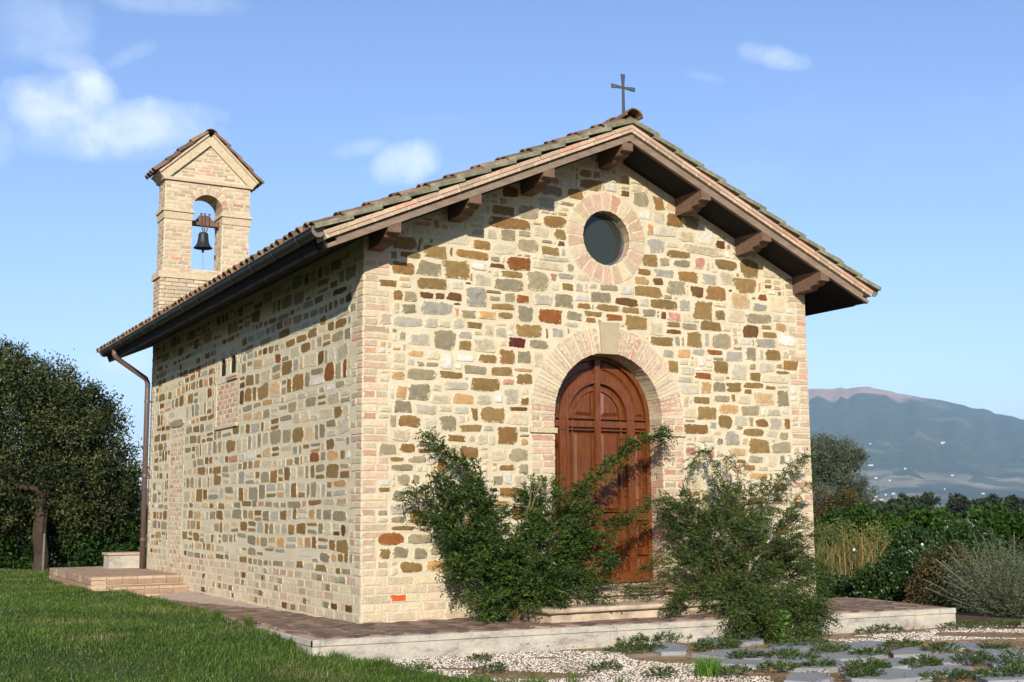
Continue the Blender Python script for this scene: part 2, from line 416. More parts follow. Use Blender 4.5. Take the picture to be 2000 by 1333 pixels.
def fillpoly(loops, fr, d=0, mi=0, mb=None):
    """triangulated planar region with holes -> MB"""
    bm = bmesh.new()
    for lp in loops:
        vs = [bm.verts.new((u, v, 0)) for u, v in lp]
        for i in range(len(vs)): bm.edges.new((vs[i], vs[(i+1) % len(vs)]))
    bmesh.ops.triangle_fill(bm, use_beauty=True, use_dissolve=False, edges=bm.edges[:], normal=(0, 0, 1))
    bmesh.ops.recalc_face_normals(bm, faces=bm.faces[:])
    bm.verts.index_update(); bm.normal_update()
    V = [fr.p(v.co.x, v.co.y, d) for v in bm.verts]
    F_ = []
    for f in bm.faces:
        ids = [v.index for v in f.verts]
        if (f.normal.z < 0) != fr.flip: ids = ids[::-1]
        F_.append(tuple(ids))
    bm.free()
    mb = mb or MB(); mb.add(V, F_, mi); return mb
def arc(cx, cz, r, a0, a1, n): return [(cx+r*math.cos(a0+(a1-a0)*i/n), cz+r*math.sin(a0+(a1-a0)*i/n)) for i in range(n+1)]

# ================================================================== the chapel
W, L = 6.346, 9.86
CX = W/2
OS, OF = .7056, .589                 # eave and verge overhang
ZR = 5.72                            # underside of the tiles at the ridge
SL = (ZR-4.0)/(CX+OS); TH = math.atan(SL)
def T(x): return ZR-SL*abs(x-CX)
def ztop(x): return T(x)-.18         # top of the walls
chapel = tag(empty('chapel', (CX, L/2, 0)), 'small country chapel of mixed rubble stone with brick corners, tiled gable roof and bell gable', 'chapel')
DR, DO, DZ = .769, 1.095, 2.258      # door opening half-width, outer half-width, springing height
FLOOR = .27
OCZ, ORI, ORO = 4.441, .34, .574
DEPTH = .31

# ---- walls (the mortar bed the stones sit in)
outer = [(0, -.3), (W, -.3), (W, ztop(W)), (CX, ztop(CX)), (0, ztop(0))]
dh = [(CX-DR-.006, FLOOR), (CX+DR+.006, FLOOR)]+arc(CX, DZ, DR+.006, 0, math.pi, 28)
oh = arc(CX, OCZ, ORI+.006, 0, 2*math.pi, 32)[:-1]
mb = fillpoly([outer, dh, oh], FR)
for lp, dep in ((dh, DEPTH+.02), (oh, .22)):
    n = len(lp)
    V = [FR.p(u, v, 0) for u, v in lp]+[FR.p(u, v, -dep) for u, v in lp]
    mb.add(V, [(i, (i+1) % n, n+(i+1) % n, n+i) for i in range(n)])
front_wall = mb.build('front_wall', MATS['mortar'], chapel)
NY0, NY1, NZ0, NZ1 = 4.60, 5.66, 2.40, 3.62      # blind two-light window in the side wall
louter = [(0, -.45), (L, -.45), (L, ztop(0)), (0, ztop(0))]
mb = fillpoly([louter, [(NY0, NZ0), (NY1, NZ0), (NY1, 3.02), (NY0, 3.02)]] +
              [arc(yc, 3.25, .145, 0, math.pi, 10)+[(yc-.145, 3.12), (yc+.145, 3.12)] for yc in (4.86, 5.36)], FL)
lp = [(NY0, NZ0), (NY1, NZ0), (NY1, 3.02), (NY0, 3.02)]
V = [FL.p(u, v, 0) for u, v in lp]+[FL.p(u, v, -.008) for u, v in lp]
mb.add(V, [(i, 4+i, 4+(i+1) % 4, (i+1) % 4) for i in range(4)]+[(4, 7, 6, 5)])
for yc in (4.86, 5.36):
    lp = arc(yc, 3.25, .145, 0, math.pi, 10)+[(yc-.145, 3.12), (yc+.145, 3.12)]; n = len(lp)
    V = [FL.p(u, v, 0) for u, v in lp]+[FL.p(u, v, -.30) for u, v in lp]
    mb.add(V, [(i, n+i, n+(i+1) % n, (i+1) % n) for i in range(n)]+[tuple(range(n, 2*n))[::-1]])
side_wall = mb.build('side_wall', MATS['mortar'], chapel)
mb = MB(); mb.add([(W, 0, -.3), (W, L, -.3), (W, L, ztop(W)), (W, 0, ztop(W))], [(0, 1, 2, 3)])
mb.add([(0, L, -.45), (W, L, -.45), (W, L, ztop(W)), (CX, L, ztop(CX)), (0, L, ztop(0))], [(4, 3, 2, 1, 0)])
rear_wall = mb.build('rear_wall', MATS['mortar'], chapel)

# ---- collect bricks and stones, then split into single pieces and the joined rest
PIECES = {'stone': [], 'brick': []}
def put(kind, wall, fr, poly, key, d, size, bev=.008, bulge=.004, tint=None, inner=.55):
    PIECES[kind].append((wall, fr, poly, key, d, size, bev, bulge, rng.uniform(0, 1) if tint is None else tint, inner))
def bkey(red=.12): return rng.choice(list('12345'), p=[.34, .26-red/2, red, .28-red/2, .12]) if red < .3 else rng.choice(list('2345'), p=[.4, .3, .15, .15])
def brick_rows(wall, fr, u0, u1, v0, v1, hc=.076, ln=.27, gap=.011, d=.006, red=.12, prio=1.0, skip=None, keyf=None):
    n = max(1, round((v1-v0)/hc)); hc = (v1-v0)/n
    for i in range(n):
        u = u0 - (ln*.5 if i % 2 else 0)
        while u < u1-.01:
            l_ = ln*rng.uniform(.86, 1.12); a, b = max(u, u0), min(u+l_, u1); u += l_
            if b-a < .05: continue
            if u1-b < .05: b = u1; u = u1
            za, zb = v0+i*hc, v0+(i+1)*hc
            if skip and skip((a+b)/2, (za+zb)/2): continue
            put('brick', wall, fr, brick_poly(a+gap/2, b-gap/2, za+gap/2, zb-gap/2), (keyf() if keyf else bkey(red)), d+rng.uniform(-.002, .003), (b-a)*hc*prio, .006, .001)
BASE = .475
res = .01
def grid(w, h): return np.ones((int(h/res), int(w/res)), bool)
free = grid(W, 5.6)
gv, gu = np.mgrid[0:free.shape[0], 0:free.shape[1]]; gu = (gu+.5)*res; gv = (gv+.5)*res
free &= (gv < T(0)+SL*np.minimum(gu, W-gu)-.19) & (gv > BASE)
free &= ~(((gu-CX)**2+(gv-OCZ)**2) < (ORO+.015)**2)
free &= ~((np.abs(gu-CX) < DO+.012) & (gv < DZ)) & ~((((gu-CX)**2+(gv-DZ)**2) < (DO+.015)**2) & (gv >= DZ))
# quoins: alternating long and short courses on both corners
NC = 46; q0 = BASE; qh = (ztop(0)-.02-q0)/NC
def quoin(wall, fr, u_of, prio, lens=(.30, .165), par=0, mask=None):
    i = 0
    while i < NC:
        blk = 2 if rng.random() < .7 else 3
        ln = lens[par % 2]; par += 1
        for k in range(blk):
            if i >= NC: break
            za, zb = q0+i*qh, q0+(i+1)*qh
            w = ln+rng.uniform(-.012, .012)
            cuts = [0, w] if (rng.random() < .6 or ln < .2) else [0, w*rng.uniform(.45, .6), w]
            for a, b in zip(cuts[:-1], cuts[1:]):
                ua, ub = sorted((u_of(a+(.006 if a else .0)), u_of(b-.006)))
                put('brick', wall, fr, brick_poly(ua, ub, za+.006, zb-.006), bkey(.14), .007+rng.uniform(-.002, .003), (b-a)*qh*prio, .006, .001)
            if mask is not None:
                r0, r1 = int(za/res), int(zb/res)+1; e = sorted((u_of(0), u_of(w+.012)))
                mask[r0:r1, max(0, int(e[0]/res)):max(0, int(e[1]/res)+1)] = False
            i += 1
quoin(front_wall, FR, lambda a: a, 3.0, (.30, .165), 0, free)
quoin(front_wall, FR, lambda a: W-a, 1.2, (.33, .17), 1, free)

# stones read off the facade (crop origin x, y, scale; boxes; colour key)
TR = """700 400 6.664|440 420 765 590 o|540 615 815 690 o|845 535 1150 695 o|1185 550 1225 675 o|435 750 725 900 b|755 740 1080 925 g|1095 715 1430 970 o|265 980 500 1065 b|540 1020 680 1080 p|760 960 1160 1110 o|1210 1010 1360 1100 y|450 1115 570 1240 b|580 1125 765 1260 g|800 1140 975 1220 k|1000 1150 1120 1225 k|1145 1145 1345 1250 k|1000 360 1430 520 y|700 300 960 400 y
900 320 6.664|410 555 700 680 o|755 550 1015 720 g|345 705 910 850 b|1070 690 1365 830 b|510 860 705 1000 g|730 875 910 950 g|940 820 1140 960 p|1210 855 1365 985 o|1045 995 1190 1035 g|1265 1005 1345 1075 k|155 1000 380 1110 b|735 985 1010 1155 g|1045 1080 1280 1190 o|410 1040 710 1180 y|-70 1135 365 1240 b|1010 1210 1420 1270 y|540 300 740 430 k|1050 290 1330 420 g|1000 440 1250 580 s|300 300 500 400 o|1270 500 1466 545 g|130 850 300 940 s|330 860 460 980 y
700 580 6.664|285 85 510 205 p|560 90 750 215 g|810 65 1230 230 s|1240 80 1330 110 k|450 255 835 395 s|860 275 1030 395 y|1040 300 1190 400 p|1230 280 1370 420 y|1300 445 1480 540 s|980 435 1260 685 g|1305 565 1465 705 o|640 480 940 640 y|640 695 850 775 t|525 460 610 570 g|265 785 460 940 o|765 835 855 905 g|430 965 600 1075 t|630 930 1015 1085 g|1055 970 1355 1060 o|485 1160 620 1333 t|650 1125 920 1345 g|950 1140 1075 1230 p|1110 1100 1420 1215 y|890 720 1060 820 p|1070 740 1230 930 w
700 760 6.664|950 75 1190 185 p|455 155 690 315 g|745 205 1010 325 y|1045 220 1210 295 p|1240 230 1435 320 y|520 350 800 495 b|840 370 1010 515 y|1060 345 1280 550 g|430 525 650 680 p|685 545 910 655 p|260 710 500 865 g|530 710 735 830 b|780 680 945 740 b|770 775 1030 830 o|410 885 595 945 b|645 870 880 965 g|415 985 710 1065 g|250 1105 455 1260 b|500 1105 665 1265 g|255 330 430 485 p|1155 600 1400 685 b|1020 900 1145 1090 b|1375 1020 1470 1210 t|755 1000 830 1080 y|690 1120 800 1240 g
700 940 6.664|240 300 515 430 b|440 120 600 265 g|630 200 850 280 p|670 380 900 555 b|410 465 610 540 g|430 585 740 640 b|780 605 950 650 g|245 675 595 840 r|630 685 955 815 g|445 860 650 1005 g|710 870 890 1020 g|930 840 1150 970 g|235 1055 505 1210 g|545 1055 835 1195 o|875 1030 1200 1175 t
900 500 6.664|600 25 910 190 r|145 90 325 190 w|375 100 570 160 k|520 200 805 285 o|430 305 810 450 g|850 200 1130 470 g|50 345 130 370 k|180 250 400 400 y|70 410 325 665 s|330 450 520 490 o|365 525 510 585 g|560 480 705 605 g|712 510 885 615 r|390 625 700 705 o|940 500 1190 650 y|1215 490 1460 680 g|0 705 200 810 g|225 715 455 830 t|485 735 680 820 o|745 655 940 860 g|1005 690 1320 885 r|80 860 270 945 o|300 890 430 1040 p|440 930 600 1060 y|710 895 1065 1060 o|1105 945 1135 1075 o|1180 940 1330 1060 s|620 1065 840 1195 m|885 1095 1140 1215 g|0 1105 130 1240 o|160 1080 445 1250 p|490 1100 590 1180 p|930 80 1330 180 p|1260 235 1466 305 s|1310 360 1466 450 o|1155 230 1245 320 n|1170 370 1270 450 p|1380 105 1466 200 g
880 680 6.664|360 85 600 195 o|635 15 835 215 b|865 30 1040 205 g|1075 45 1195 250 p|175 230 475 345 g|525 250 805 360 o|850 335 1065 480 o|255 390 645 560 o|670 405 825 475 n|20 595 305 735 t|335 605 525 735 y|560 600 680 710 w|690 510 875 730 y|915 525 1010 610 y|905 645 1015 745 b|765 765 1000 820 k|390 755 705 970 o|270 775 355 945 b|50 770 240 860 y|725 850 1010 1000 p|115 995 400 1095 o|420 1005 560 1085 y|600 1025 865 1260 b|890 1025 1010 1090 g|900 1180 1010 1270 t|240 1140 310 1220 s|330 1120 480 1260 p|490 1125 580 1265 y|0 1135 200 1220 b|0 430 220 550 p|50 80 310 180 w
860 860 7.405|270 80 550 300 b|980 120 1280 310 g|720 130 940 290 p|845 355 1080 440 b|1120 345 1270 490 g|850 690 1190 830 b|780 865 1010 970 t|1070 860 1190 905 g|1020 940 1220 1160 o|750 500 905 650 g|1050 500 1250 680 p|920 470 1030 640 w
1080 320 5.65|300 175 530 290 o|160 280 325 385 b|60 410 230 465 g|750 300 840 365 k|885 330 1050 480 g|1100 360 1230 515 b|940 505 1080 620 w|1250 545 1425 700 b|1035 675 1105 790 t|1130 690 1350 800 y|1035 830 1225 990 s|1245 870 1380 930 y|985 1000 1155 1135 o|1175 1035 1285 1130 g|580 230 700 310 w
1080 520 5.65|100 195 380 290 o|265 410 410 470 b|410 285 640 405 g|510 205 715 275 g|400 195 480 250 y|680 350 935 440 k|470 425 740 500 o|740 225 890 310 w|895 230 1205 345 o|930 30 1075 95 b|1115 35 1330 125 s|890 115 1055 205 t|1095 130 1215 210 k|755 455 950 525 o|955 360 1055 445 y|1075 375 1365 475 o|980 470 1130 560 g|145 505 320 595 g|340 500 540 555 o|350 570 475 625 b|580 535 770 605 r|800 550 1040 705 o|1190 500 1245 585 k|115 620 280 670 y|1060 615 1210 760 p|260 90 400 165 p|240 310 390 390 w
1240 400 5.553|340 500 600 580 o|415 595 600 680 g|640 575 755 700 n|865 595 1110 710 o|1145 600 1340 800 o|460 730 680 840 b|720 750 885 865 s|910 730 1080 880 p|340 830 545 970 g|600 885 740 1005 k|770 885 985 1045 b|1075 805 1310 965 o|1010 920 1050 945 k|1330 840 1360 945 n|1020 960 1250 1130 c|1265 1000 1310 1030 g|1335 970 1430 1045 r|1275 1070 1425 1155 s|1455 1000 1620 1170 p|1400 870 1480 910 o|1540 945 1585 985 g|635 1040 835 1240 o|855 1060 985 1110 p|860 1145 975 1255 o|1000 1130 1190 1270 p|1205 1185 1480 1290 g|1380 720 1540 790 p|475 1025 600 1150 s|660 280 850 440 w|470 290 640 400 p|870 390 975 470 k|340 400 460 470 y|500 440 960 550 p|525 130 690 260 g
1240 560 5.553|340 385 490 440 o|510 400 670 470 g|710 380 930 480 o|970 375 1125 430 o|335 465 505 515 k|165 545 415 645 o|550 495 725 660 o|755 500 800 650 s|835 500 1040 675 g|1160 415 1340 555 k|1365 420 1480 465 o|1380 490 1535 560 o|1065 560 1110 630 n|1130 560 1260 635 w|1305 570 1525 660 s|1510 395 1640 485 t|1550 530 1750 650 w|1600 310 1740 390 p|300 680 415 770 s|455 680 600 775 t|620 680 760 745 s|775 685 950 745 r|845 770 960 800 g|975 700 1165 815 s|1195 660 1310 805 g|1340 680 1390 790 p|1415 690 1580 805 o|1600 695 1660 780 p|1065 655 1160 690 g|355 800 470 930 o|850 810 1010 950 o|1045 845 1215 1010 y|1240 840 1310 905 g|1340 825 1505 930 y|1525 840 1600 890 g|1605 800 1765 910 b|1530 915 1670 950 o|1240 930 1365 1025 o|650 935 830 1005 r|1375 960 1660 1050 p|690 770 760 870 w|500 870 640 960 y|490 1060 700 1160 y|710 1030 825 1160 t|845 1040 980 1140 g|985 1040 1155 1145 o|1175 1040 1395 1110 o|1410 1075 1530 1120 b|1180 1110 1265 1165 o|1290 1145 1510 1290 c|1535 1120 1670 1300 g|630 1195 810 1270 o|850 1180 1025 1250 g|1045 1165 1085 1250 o|1105 1180 1255 1275 p|520 1180 580 1300 c
1280 740 6.06|495 325 720 490 o|740 305 985 415 t|1010 320 1230 440 g|1315 360 1475 440 y|1495 355 1695 450 b|740 430 905 595 o|925 440 1090 555 y|1110 450 1155 560 g|1185 475 1330 575 b|1345 460 1490 600 y|1520 470 1595 600 b|335 535 630 655 b|640 515 720 590 s|820 615 995 795 s|1035 590 1280 685 o|1310 610 1440 690 y|1465 625 1570 725 g|1590 630 1700 745 g|715 700 800 780 g|500 680 690 745 p|675 615 780 670 p|950 565 1030 600 g|1105 715 1350 890 o|1375 755 1610 880 g|870 820 1080 920 c|1100 910 1270 1000 g|1310 900 1430 1040 p|1470 900 1530 1020 g|1550 900 1670 1000 b|965 955 1065 995 b|1040 1020 1180 1085 b|1210 1035 1330 1090 p|1100 1115 1330 1190 t|1410 1230 1555 1333 b|1570 1190 1730 1320 g|640 960 770 1050 y|570 1180 750 1260 s|350 1150 540 1300 p|360 690 430 730 y|1375 715 1415 745 p|1020 700 1090 780 c|330 350 480 460 p"""
def occupy(mask, u0, u1, v0, v1):
    mask[max(0, int(v0/res)):int(v1/res)+1, max(0, int(u0/res)):int(u1/res)+1] = False
for line in TR.split('\n'):
    hd, *bx_ = line.split('|'); ox, oy, sc = map(float, hd.split())
    for b in bx_:
        x0, y0, x1, y1, key = b.split(); x0, y0, x1, y1 = (float(q) for q in (x0, y0, x1, y1))
        um, vm = ox+(x0+x1)/2/sc, oy+(y0+y1)/2/sc
        c0 = on(1, 0, um, vm); w = on(1, 0, ox+x1/sc, vm)[0]-on(1, 0, ox+x0/sc, vm)[0]; h = on(1, 0, um, oy+y0/sc)[2]-on(1, 0, um, oy+y1/sc)[2]
        u, v = c0[0], c0[2]
        r0, r1, k0, k1 = int((v-h*.35)/res), int((v+h*.35)/res), int((u-w*.35)/res), int((u+w*.35)/res)
        if r0 < 0 or k0 < 0 or not free[r0:r1+1, k0:k1+1].any(): continue
        if free[r0:r1+1, k0:k1+1].mean() < .75: continue
        occupy(free, u-w/2-.012, u+w/2+.004, v-h/2-.012, v+h/2+.004)
        put('stone', front_wall, FR, stone_poly(u, v, w, h), key, rng.uniform(.006, .014), w*h*1.5, .008, .003)
def fill(mask, keyf, wr, hr, wall, fr, prio, gap=.02, dmin=.005, dmax=.013):
    mask = mask.copy(); H_, W_ = mask.shape; ptr = 0; flat = mask.ravel()
    while True:
        rest = flat[ptr:]; i = int(rest.argmax())
        if not rest[i]: break
        ptr += i; r, c = divmod(ptr, W_)
        w = int(rng.uniform(*wr)/res); h = int(np.clip(rng.normal((hr[0]+hr[1])/2, (hr[1]-hr[0])/3), hr[0], hr[1])/res)
        row = mask[r, c:c+w+6]; e = len(row) if row.all() else int((~row).argmax())
        if e < w or e <= w+5: w = min(e, w+5) if e-w <= 5 else min(e, w)
        if w < 4: mask[r, c:c+max(w, 1)] = False; continue
        sub = mask[r:r+h+4, c:c+w].all(1); hh = len(sub) if sub.all() else int((~sub).argmax())
        if hh < 4: mask[r, c:c+w] = False; continue
        hh = min(hh, h) if hh-h > 3 else hh
        mask[r:r+hh, c:c+w] = False
        ww, hz = w*res-gap, hh*res-gap
        if ww < .03 or hz < .025: continue
        put('stone', wall, fr, stone_poly((c+w/2)*res, (r+hh/2)*res, ww, hz), keyf((c+w/2)*res, (r+hh/2)*res), rng.uniform(dmin, dmax), ww*hz*prio, .008, .003)
KS = list('obkgsrtpwnyc')
def pal(p): p = np.array(p); return lambda u, v: rng.choice(KS, p=p/p.sum())
gen = pal([26, 15, 5, 22, 7, 2, 5, 6, 2, 1, 8, 1]); pale = pal([2, 2, 0, 9, 3, 0, 6, 40, 12, 3, 18, 8])
fill(free, lambda u, v: gen(u, v) if (v < 1.45 and rng.random() < .6) else pale(u, v), (.09, .30), (.06, .15), front_wall, FR, .8)
brick_rows(front_wall, FR, 0, CX-DO-.005, .0, BASE-.004, .095, .31, .012, .006, .02, 1.4, keyf=lambda: rng.choice(list('1424'), p=[.3, .4, .15, .15]))
brick_rows(front_wall, FR, CX+DO+.005, W, .0, BASE-.004, .095, .31, .012, .006, .02, .1, keyf=lambda: rng.choice(list('14'), p=[.4, .6]))
put('brick', front_wall, FR, brick_poly(.34, .52, .205, .275), '6', .009, 9, .006, .001)

# side wall
freeL = grid(L, 4.3)
gv, gu = np.mgrid[0:freeL.shape[0], 0:freeL.shape[1]]; gu = (gu+.5)*res; gv = (gv+.5)*res
freeL &= (gv < ztop(0)-.02) & (gv > BASE) & (gv > BASE) & ~((gu > 9.55))
freeL &= ~((gu > NY0-.09) & (gu < NY1+.09) & (gv > NZ0-.02) & (gv < 3.5))
freeL &= ~((gu > 7.42) & (gu < 8.36) & (gv < 2.66))
quoin(side_wall, FL, lambda a: a, 2.0, (.17, .31), 0, freeL)
quoin(side_wall, FL, lambda a: L-a, .1, (.17, .3), 0, freeL)
sidep = pal([22, 12, 3, 26, 9, 1.5, 5, 15, 4, 2, 16, 4])
def courses(mask, keyf, wr, hr, wall, fr, prio, gap):
    """coursed rubble: wavy courses of random height, stones of random length, some split in two"""
    v = BASE; top = mask.shape[0]*res; wid = mask.shape[1]*res
    while v < top:
        hc_ = rng.uniform(*hr); u = rng.uniform(-.2, 0); ph = rng.uniform(0, 6)
        while u < wid:
            w_ = rng.uniform(*wr)*(1.25 if rng.random() < .12 else 1); u1 = u+w_
            parts = [(u, u1, v, v+hc_)]
            if hc_ > .13 and rng.random() < .3: s_ = rng.uniform(.4, .6); parts = [(u, u1, v, v+hc_*s_), (u, u1, v+hc_*s_, v+hc_)]
            elif w_ > .3 and rng.random() < .25: s_ = rng.uniform(.35, .65); parts = [(u, u+w_*s_, v, v+hc_), (u+w_*s_, u1, v, v+hc_)]
            for a0, a1, b0, b1 in parts:
                k0, k1, r0, r1 = max(0, int(a0/res)), min(mask.shape[1], int(a1/res)), max(0, int(b0/res)), min(mask.shape[0], int(b1/res))
                if k1-k0 < 4 or r1-r0 < 4: continue
                sub = mask[r0:r1, k0:k1]; cols = np.where(sub.mean(0) > .8)[0]
                if len(cols) < 6: continue
                k0, k1 = k0+cols[0], k0+cols[-1]+1
                rows_ = np.where(mask[r0:r1, k0:k1].mean(1) > .8)[0]
                if len(rows_) < 5: continue
                r0, r1 = r0+rows_[0], r0+rows_[-1]+1
                w2, h2 = (k1-k0)*res-gap*rng.uniform(.7, 1.4), (r1-r0)*res-gap*rng.uniform(.6, 1.3)
                if w2 < .05 or h2 < .035: continue
                cu, cv = (k0+k1)/2*res, (r0+r1)/2*res+.014*math.sin((k0+k1)/2*res*2.2+ph)
                put('stone', wall, fr, stone_poly(cu, cv, w2, h2), keyf(cu, cv), rng.uniform(.002, .007), w2*h2*prio, .005, .001)
            u = u1
        v += hc_
courses(freeL, sidep, (.19, .5), (.10, .235), side_wall, FL, .35, .036)
brick_rows(side_wall, FL, 0.002, L, -.30, BASE-.004, .095, .29, .012, .002, .02, .3, keyf=lambda: rng.choice(list('1425'), p=[.36, .34, .18, .12]))
for k in range(34):
    u, i = rng.uniform(.1, 6.8), rng.integers(1, 7)
    put('stone', side_wall, FL, brick_poly(u, u+rng.uniform(.12, .22), -.2+i*.097, -.2+i*.097+.075), rng.choice(list('gkos')), .010, .001)
brick_rows(side_wall, FL, 7.46, 8.30, .2, 2.52, .076, .27, .011, .004, .04, .1)
put('stone', side_wall, FL, stone_poly(7.93, 2.60, .86, .12, tilt=0), 'g', .02, .2)
FN = Frame((.008, 0, 0), (0, 1, 0), (0, 0, 1), (-1, 0, 0))
brick_rows(side_wall, FN, NY0, NY1, NZ0+.01, 3.0, .075, .26, .011, .004, .35, .3)
brick_rows(side_wall, FL, NY0-.08, NY0-.004, NZ0, 3.45, .075, .2, .01, .003, .3, .2)
brick_rows(side_wall, FL, NY1+.004, NY1+.08, NZ0, 3.45, .075, .2, .01, .003, .3, .2)
for yc in (4.86, 5.36):
    for k in range(11):
        a0, a1 = math.pi*k/11+.02, math.pi*(k+1)/11-.02
        put('brick', side_wall, FL, [(yc+r*math.cos(a), 3.25+r*math.sin(a)) for r, a in ((.15, a0), (.235, a0), (.235, (a0+a1)/2), (.235, a1), (.15, a1))], bkey(.4), .007, .001, .005, .001)
# door jambs, arch and round-window ring on the facade
n = 26; hc = (DZ-FLOOR)/n
for s in (-1, 1):
    for i in range(n):
        za, zb = FLOOR+i*hc+.005, FLOOR+(i+1)*hc-.005
        cuts = [DR+.001, DO] if i % 3 else [DR+.001, DR+.17, DO]
        if i % 2: cuts = [DR+.001, DR+.2, DO]
        for j, (a, b) in enumerate(zip(cuts[:-1], cuts[1:])):
            ua, ub = sorted((CX+s*(a+(.005 if j else 0)), CX+s*(b-.006)))
            put('brick', front_wall, FR, brick_poly(ua, ub, za, zb), bkey(.12), .007, (b-a)*hc*2.5, .006, .001)

def make_pieces():
    cnt = 0
    for kind, keys, lim in (('stone', STONE, 300), ('brick', BRICK, 290)):
        L_ = sorted(PIECES[kind], key=lambda q: -q[5]); mats = list(keys.values()); order = {k: i for i, k in enumerate(keys)}
        for wall, fr, poly, key, d, size, bev, bul, tint, inner in L_[:lim]:
            mb = MB(); piece(mb, fr, poly, d, bev, bul, tint=tint, inner=inner); mb.build(kind, keys[key], wall)
        rest = {}
        for q in L_[lim:]: rest.setdefault(q[0].name, []).append(q)
        for wn_, lst in rest.items():
            mb = MB()
            for wall, fr, poly, key, d, size, bev, bul, tint, inner in lst: piece(mb, fr, poly, d, bev, bul, mi=order[key], tint=tint, inner=inner)
            tag(mb.build('rubble_stones' if kind == 'stone' else 'brickwork', mats, bpy.data.objects[wn_]), kind='stuff')
make_pieces()
# reveal bricks (depth of the doorway), voussoirs running through the wall
mb = MB()
for s in (-1, 1):
    for i in range(n):
        za, zb = FLOOR+i*hc+.005, FLOOR+(i+1)*hc-.005
        cuts = [.012, .3] if i % 2 else [.012, .16, .3]
        for a, b in zip(cuts[:-1], cuts[1:]):
            x0, x1 = sorted((CX+s*DR, CX+s*(DR+.03)))
            mb.box((x0, a, za), (x1, b-.008, zb), mi=int(bkey(.12))-1, tint=rng.uniform(0, 1))
tag(mb.build('doorway_brickwork', list(BRICK.values()), front_wall), kind='stuff')
nv = 60
for k in range(nv):
    a0, a1 = math.pi*k/nv+.0035, math.pi*(k+1)/nv-.0035
    if abs((a0+a1)/2-math.pi/2) < .135: continue
    mb = MB(); y0, y1 = -.008+rng.uniform(-.002, .003), DEPTH-.02
    am = (a0+a1)/2; ro = DO+rng.uniform(-.02, .004); ri = DR+rng.uniform(-.002, .004)
    P = [(CX+r*math.cos(a), DZ+r*math.sin(a)) for r, a in ((ri, a0), (ro, a0), (ro, a1), (ri, a1))]
    mb.hexa([(x, y1, z) for x, z in P]+[(x, y0, z) for x, z in P], tint=rng.uniform(0, 1), edge=[1, 1, 1, 1, .4, .6, .6, .4])
    mb.build('voussoir', BRICK[bkey(.08)], front_wall)
mb = MB()
kp = [(3.063, 3.012), (3.304, 3.014), (3.332, 3.405), (3.043, 3.395)]
mb.hexa([(x, DEPTH-.03, z) for x, z in kp]+[(x, -.02, z) for x, z in kp]); mb.build('keystone', MATS['keystone'], front_wall)
for k in range(22):
    a0, a1 = 2*math.pi*k/22+.012, 2*math.pi*(k+1)/22-.012
    P = [(CX+r*math.cos(a), OCZ+r*math.sin(a)) for r, a in ((ORI, a0), (ORO, a0), (ORO, (a0+a1)/2), (ORO, a1), (ORI, a1))]
    mb = MB(); mb.v = []
    piece(mb, FR, P, .008, .006, .001, tint=rng.uniform(.2, .9))
    q = [(CX+r*math.cos(a), OCZ+r*math.sin(a)) for r, a in ((ORI, a0), (ORI+.03, a0), (ORI+.03, a1), (ORI, a1))]
    mb.hexa([(x, .12, z) for x, z in q]+[(x, .0, z) for x, z in q])
    mb.build('ring_brick', BRICK[rng.choice(list('12345'), p=[.22, .38, .06, .14, .2])], front_wall)
# impost bands
for s in (-1, 1):
    mb = MB(); xa, xb = sorted((CX+s*(DR-.02), CX+s*(DO+.012)))
    mb.box((xa, -.032, 2.045), (xb, DEPTH-.02, 2.105)); mb.build('impost', BRICK['4'], front_wall)
# round window: frame and glass
rw = MB()
V = []; F_ = []
N_ = 40
for r, y in ((ORI+.004, .20), (ORI+.004, .125), (ORI-.03, .125), (ORI-.03, .16)):
    V += [(CX+r*math.cos(2*math.pi*i/N_), y, OCZ+r*math.sin(2*math.pi*i/N_)) for i in range(N_)]
for k in range(3):
    F_ += [(k*N_+i, k*N_+(i+1) % N_, (k+1)*N_+(i+1) % N_, (k+1)*N_+i) for i in range(N_)]
rw.add(V, F_); rwo = rw.build('round_window', MATS['iron'], chapel)
mb = MB(); mb.add([(CX+(ORI-.02)*math.cos(2*math.pi*i/N_), .15, OCZ+(ORI-.02)*math.sin(2*math.pi*i/N_)) for i in range(N_)], [tuple(range(N_))[::-1]])
mb.build('pane', MATS['glass'], rwo)
for yc in (4.86, 5.36):
    lp = arc(yc, 3.25, .143, 0, math.pi, 10)+[(yc-.143, 3.122), (yc+.143, 3.122)]; mb = fillpoly([lp], FL, -.022); mb.build('pane', MATS['void'], side_wall)
# blind window ledges
bw = MB(); bw.box((-.03, NY0-.03, NZ0-.05), (.05, NY1+.03, NZ0-.004)); bw.build('window_sill', BRICK['4'], side_wall)
for a, b in ((3.03, 3.05), (3.062, 3.085)):
    bw = MB(); bw.box((-.028, NY0+.02, a), (.06, 5.12, b)); bw.build('window_ledge', BRICK['2'], side_wall)

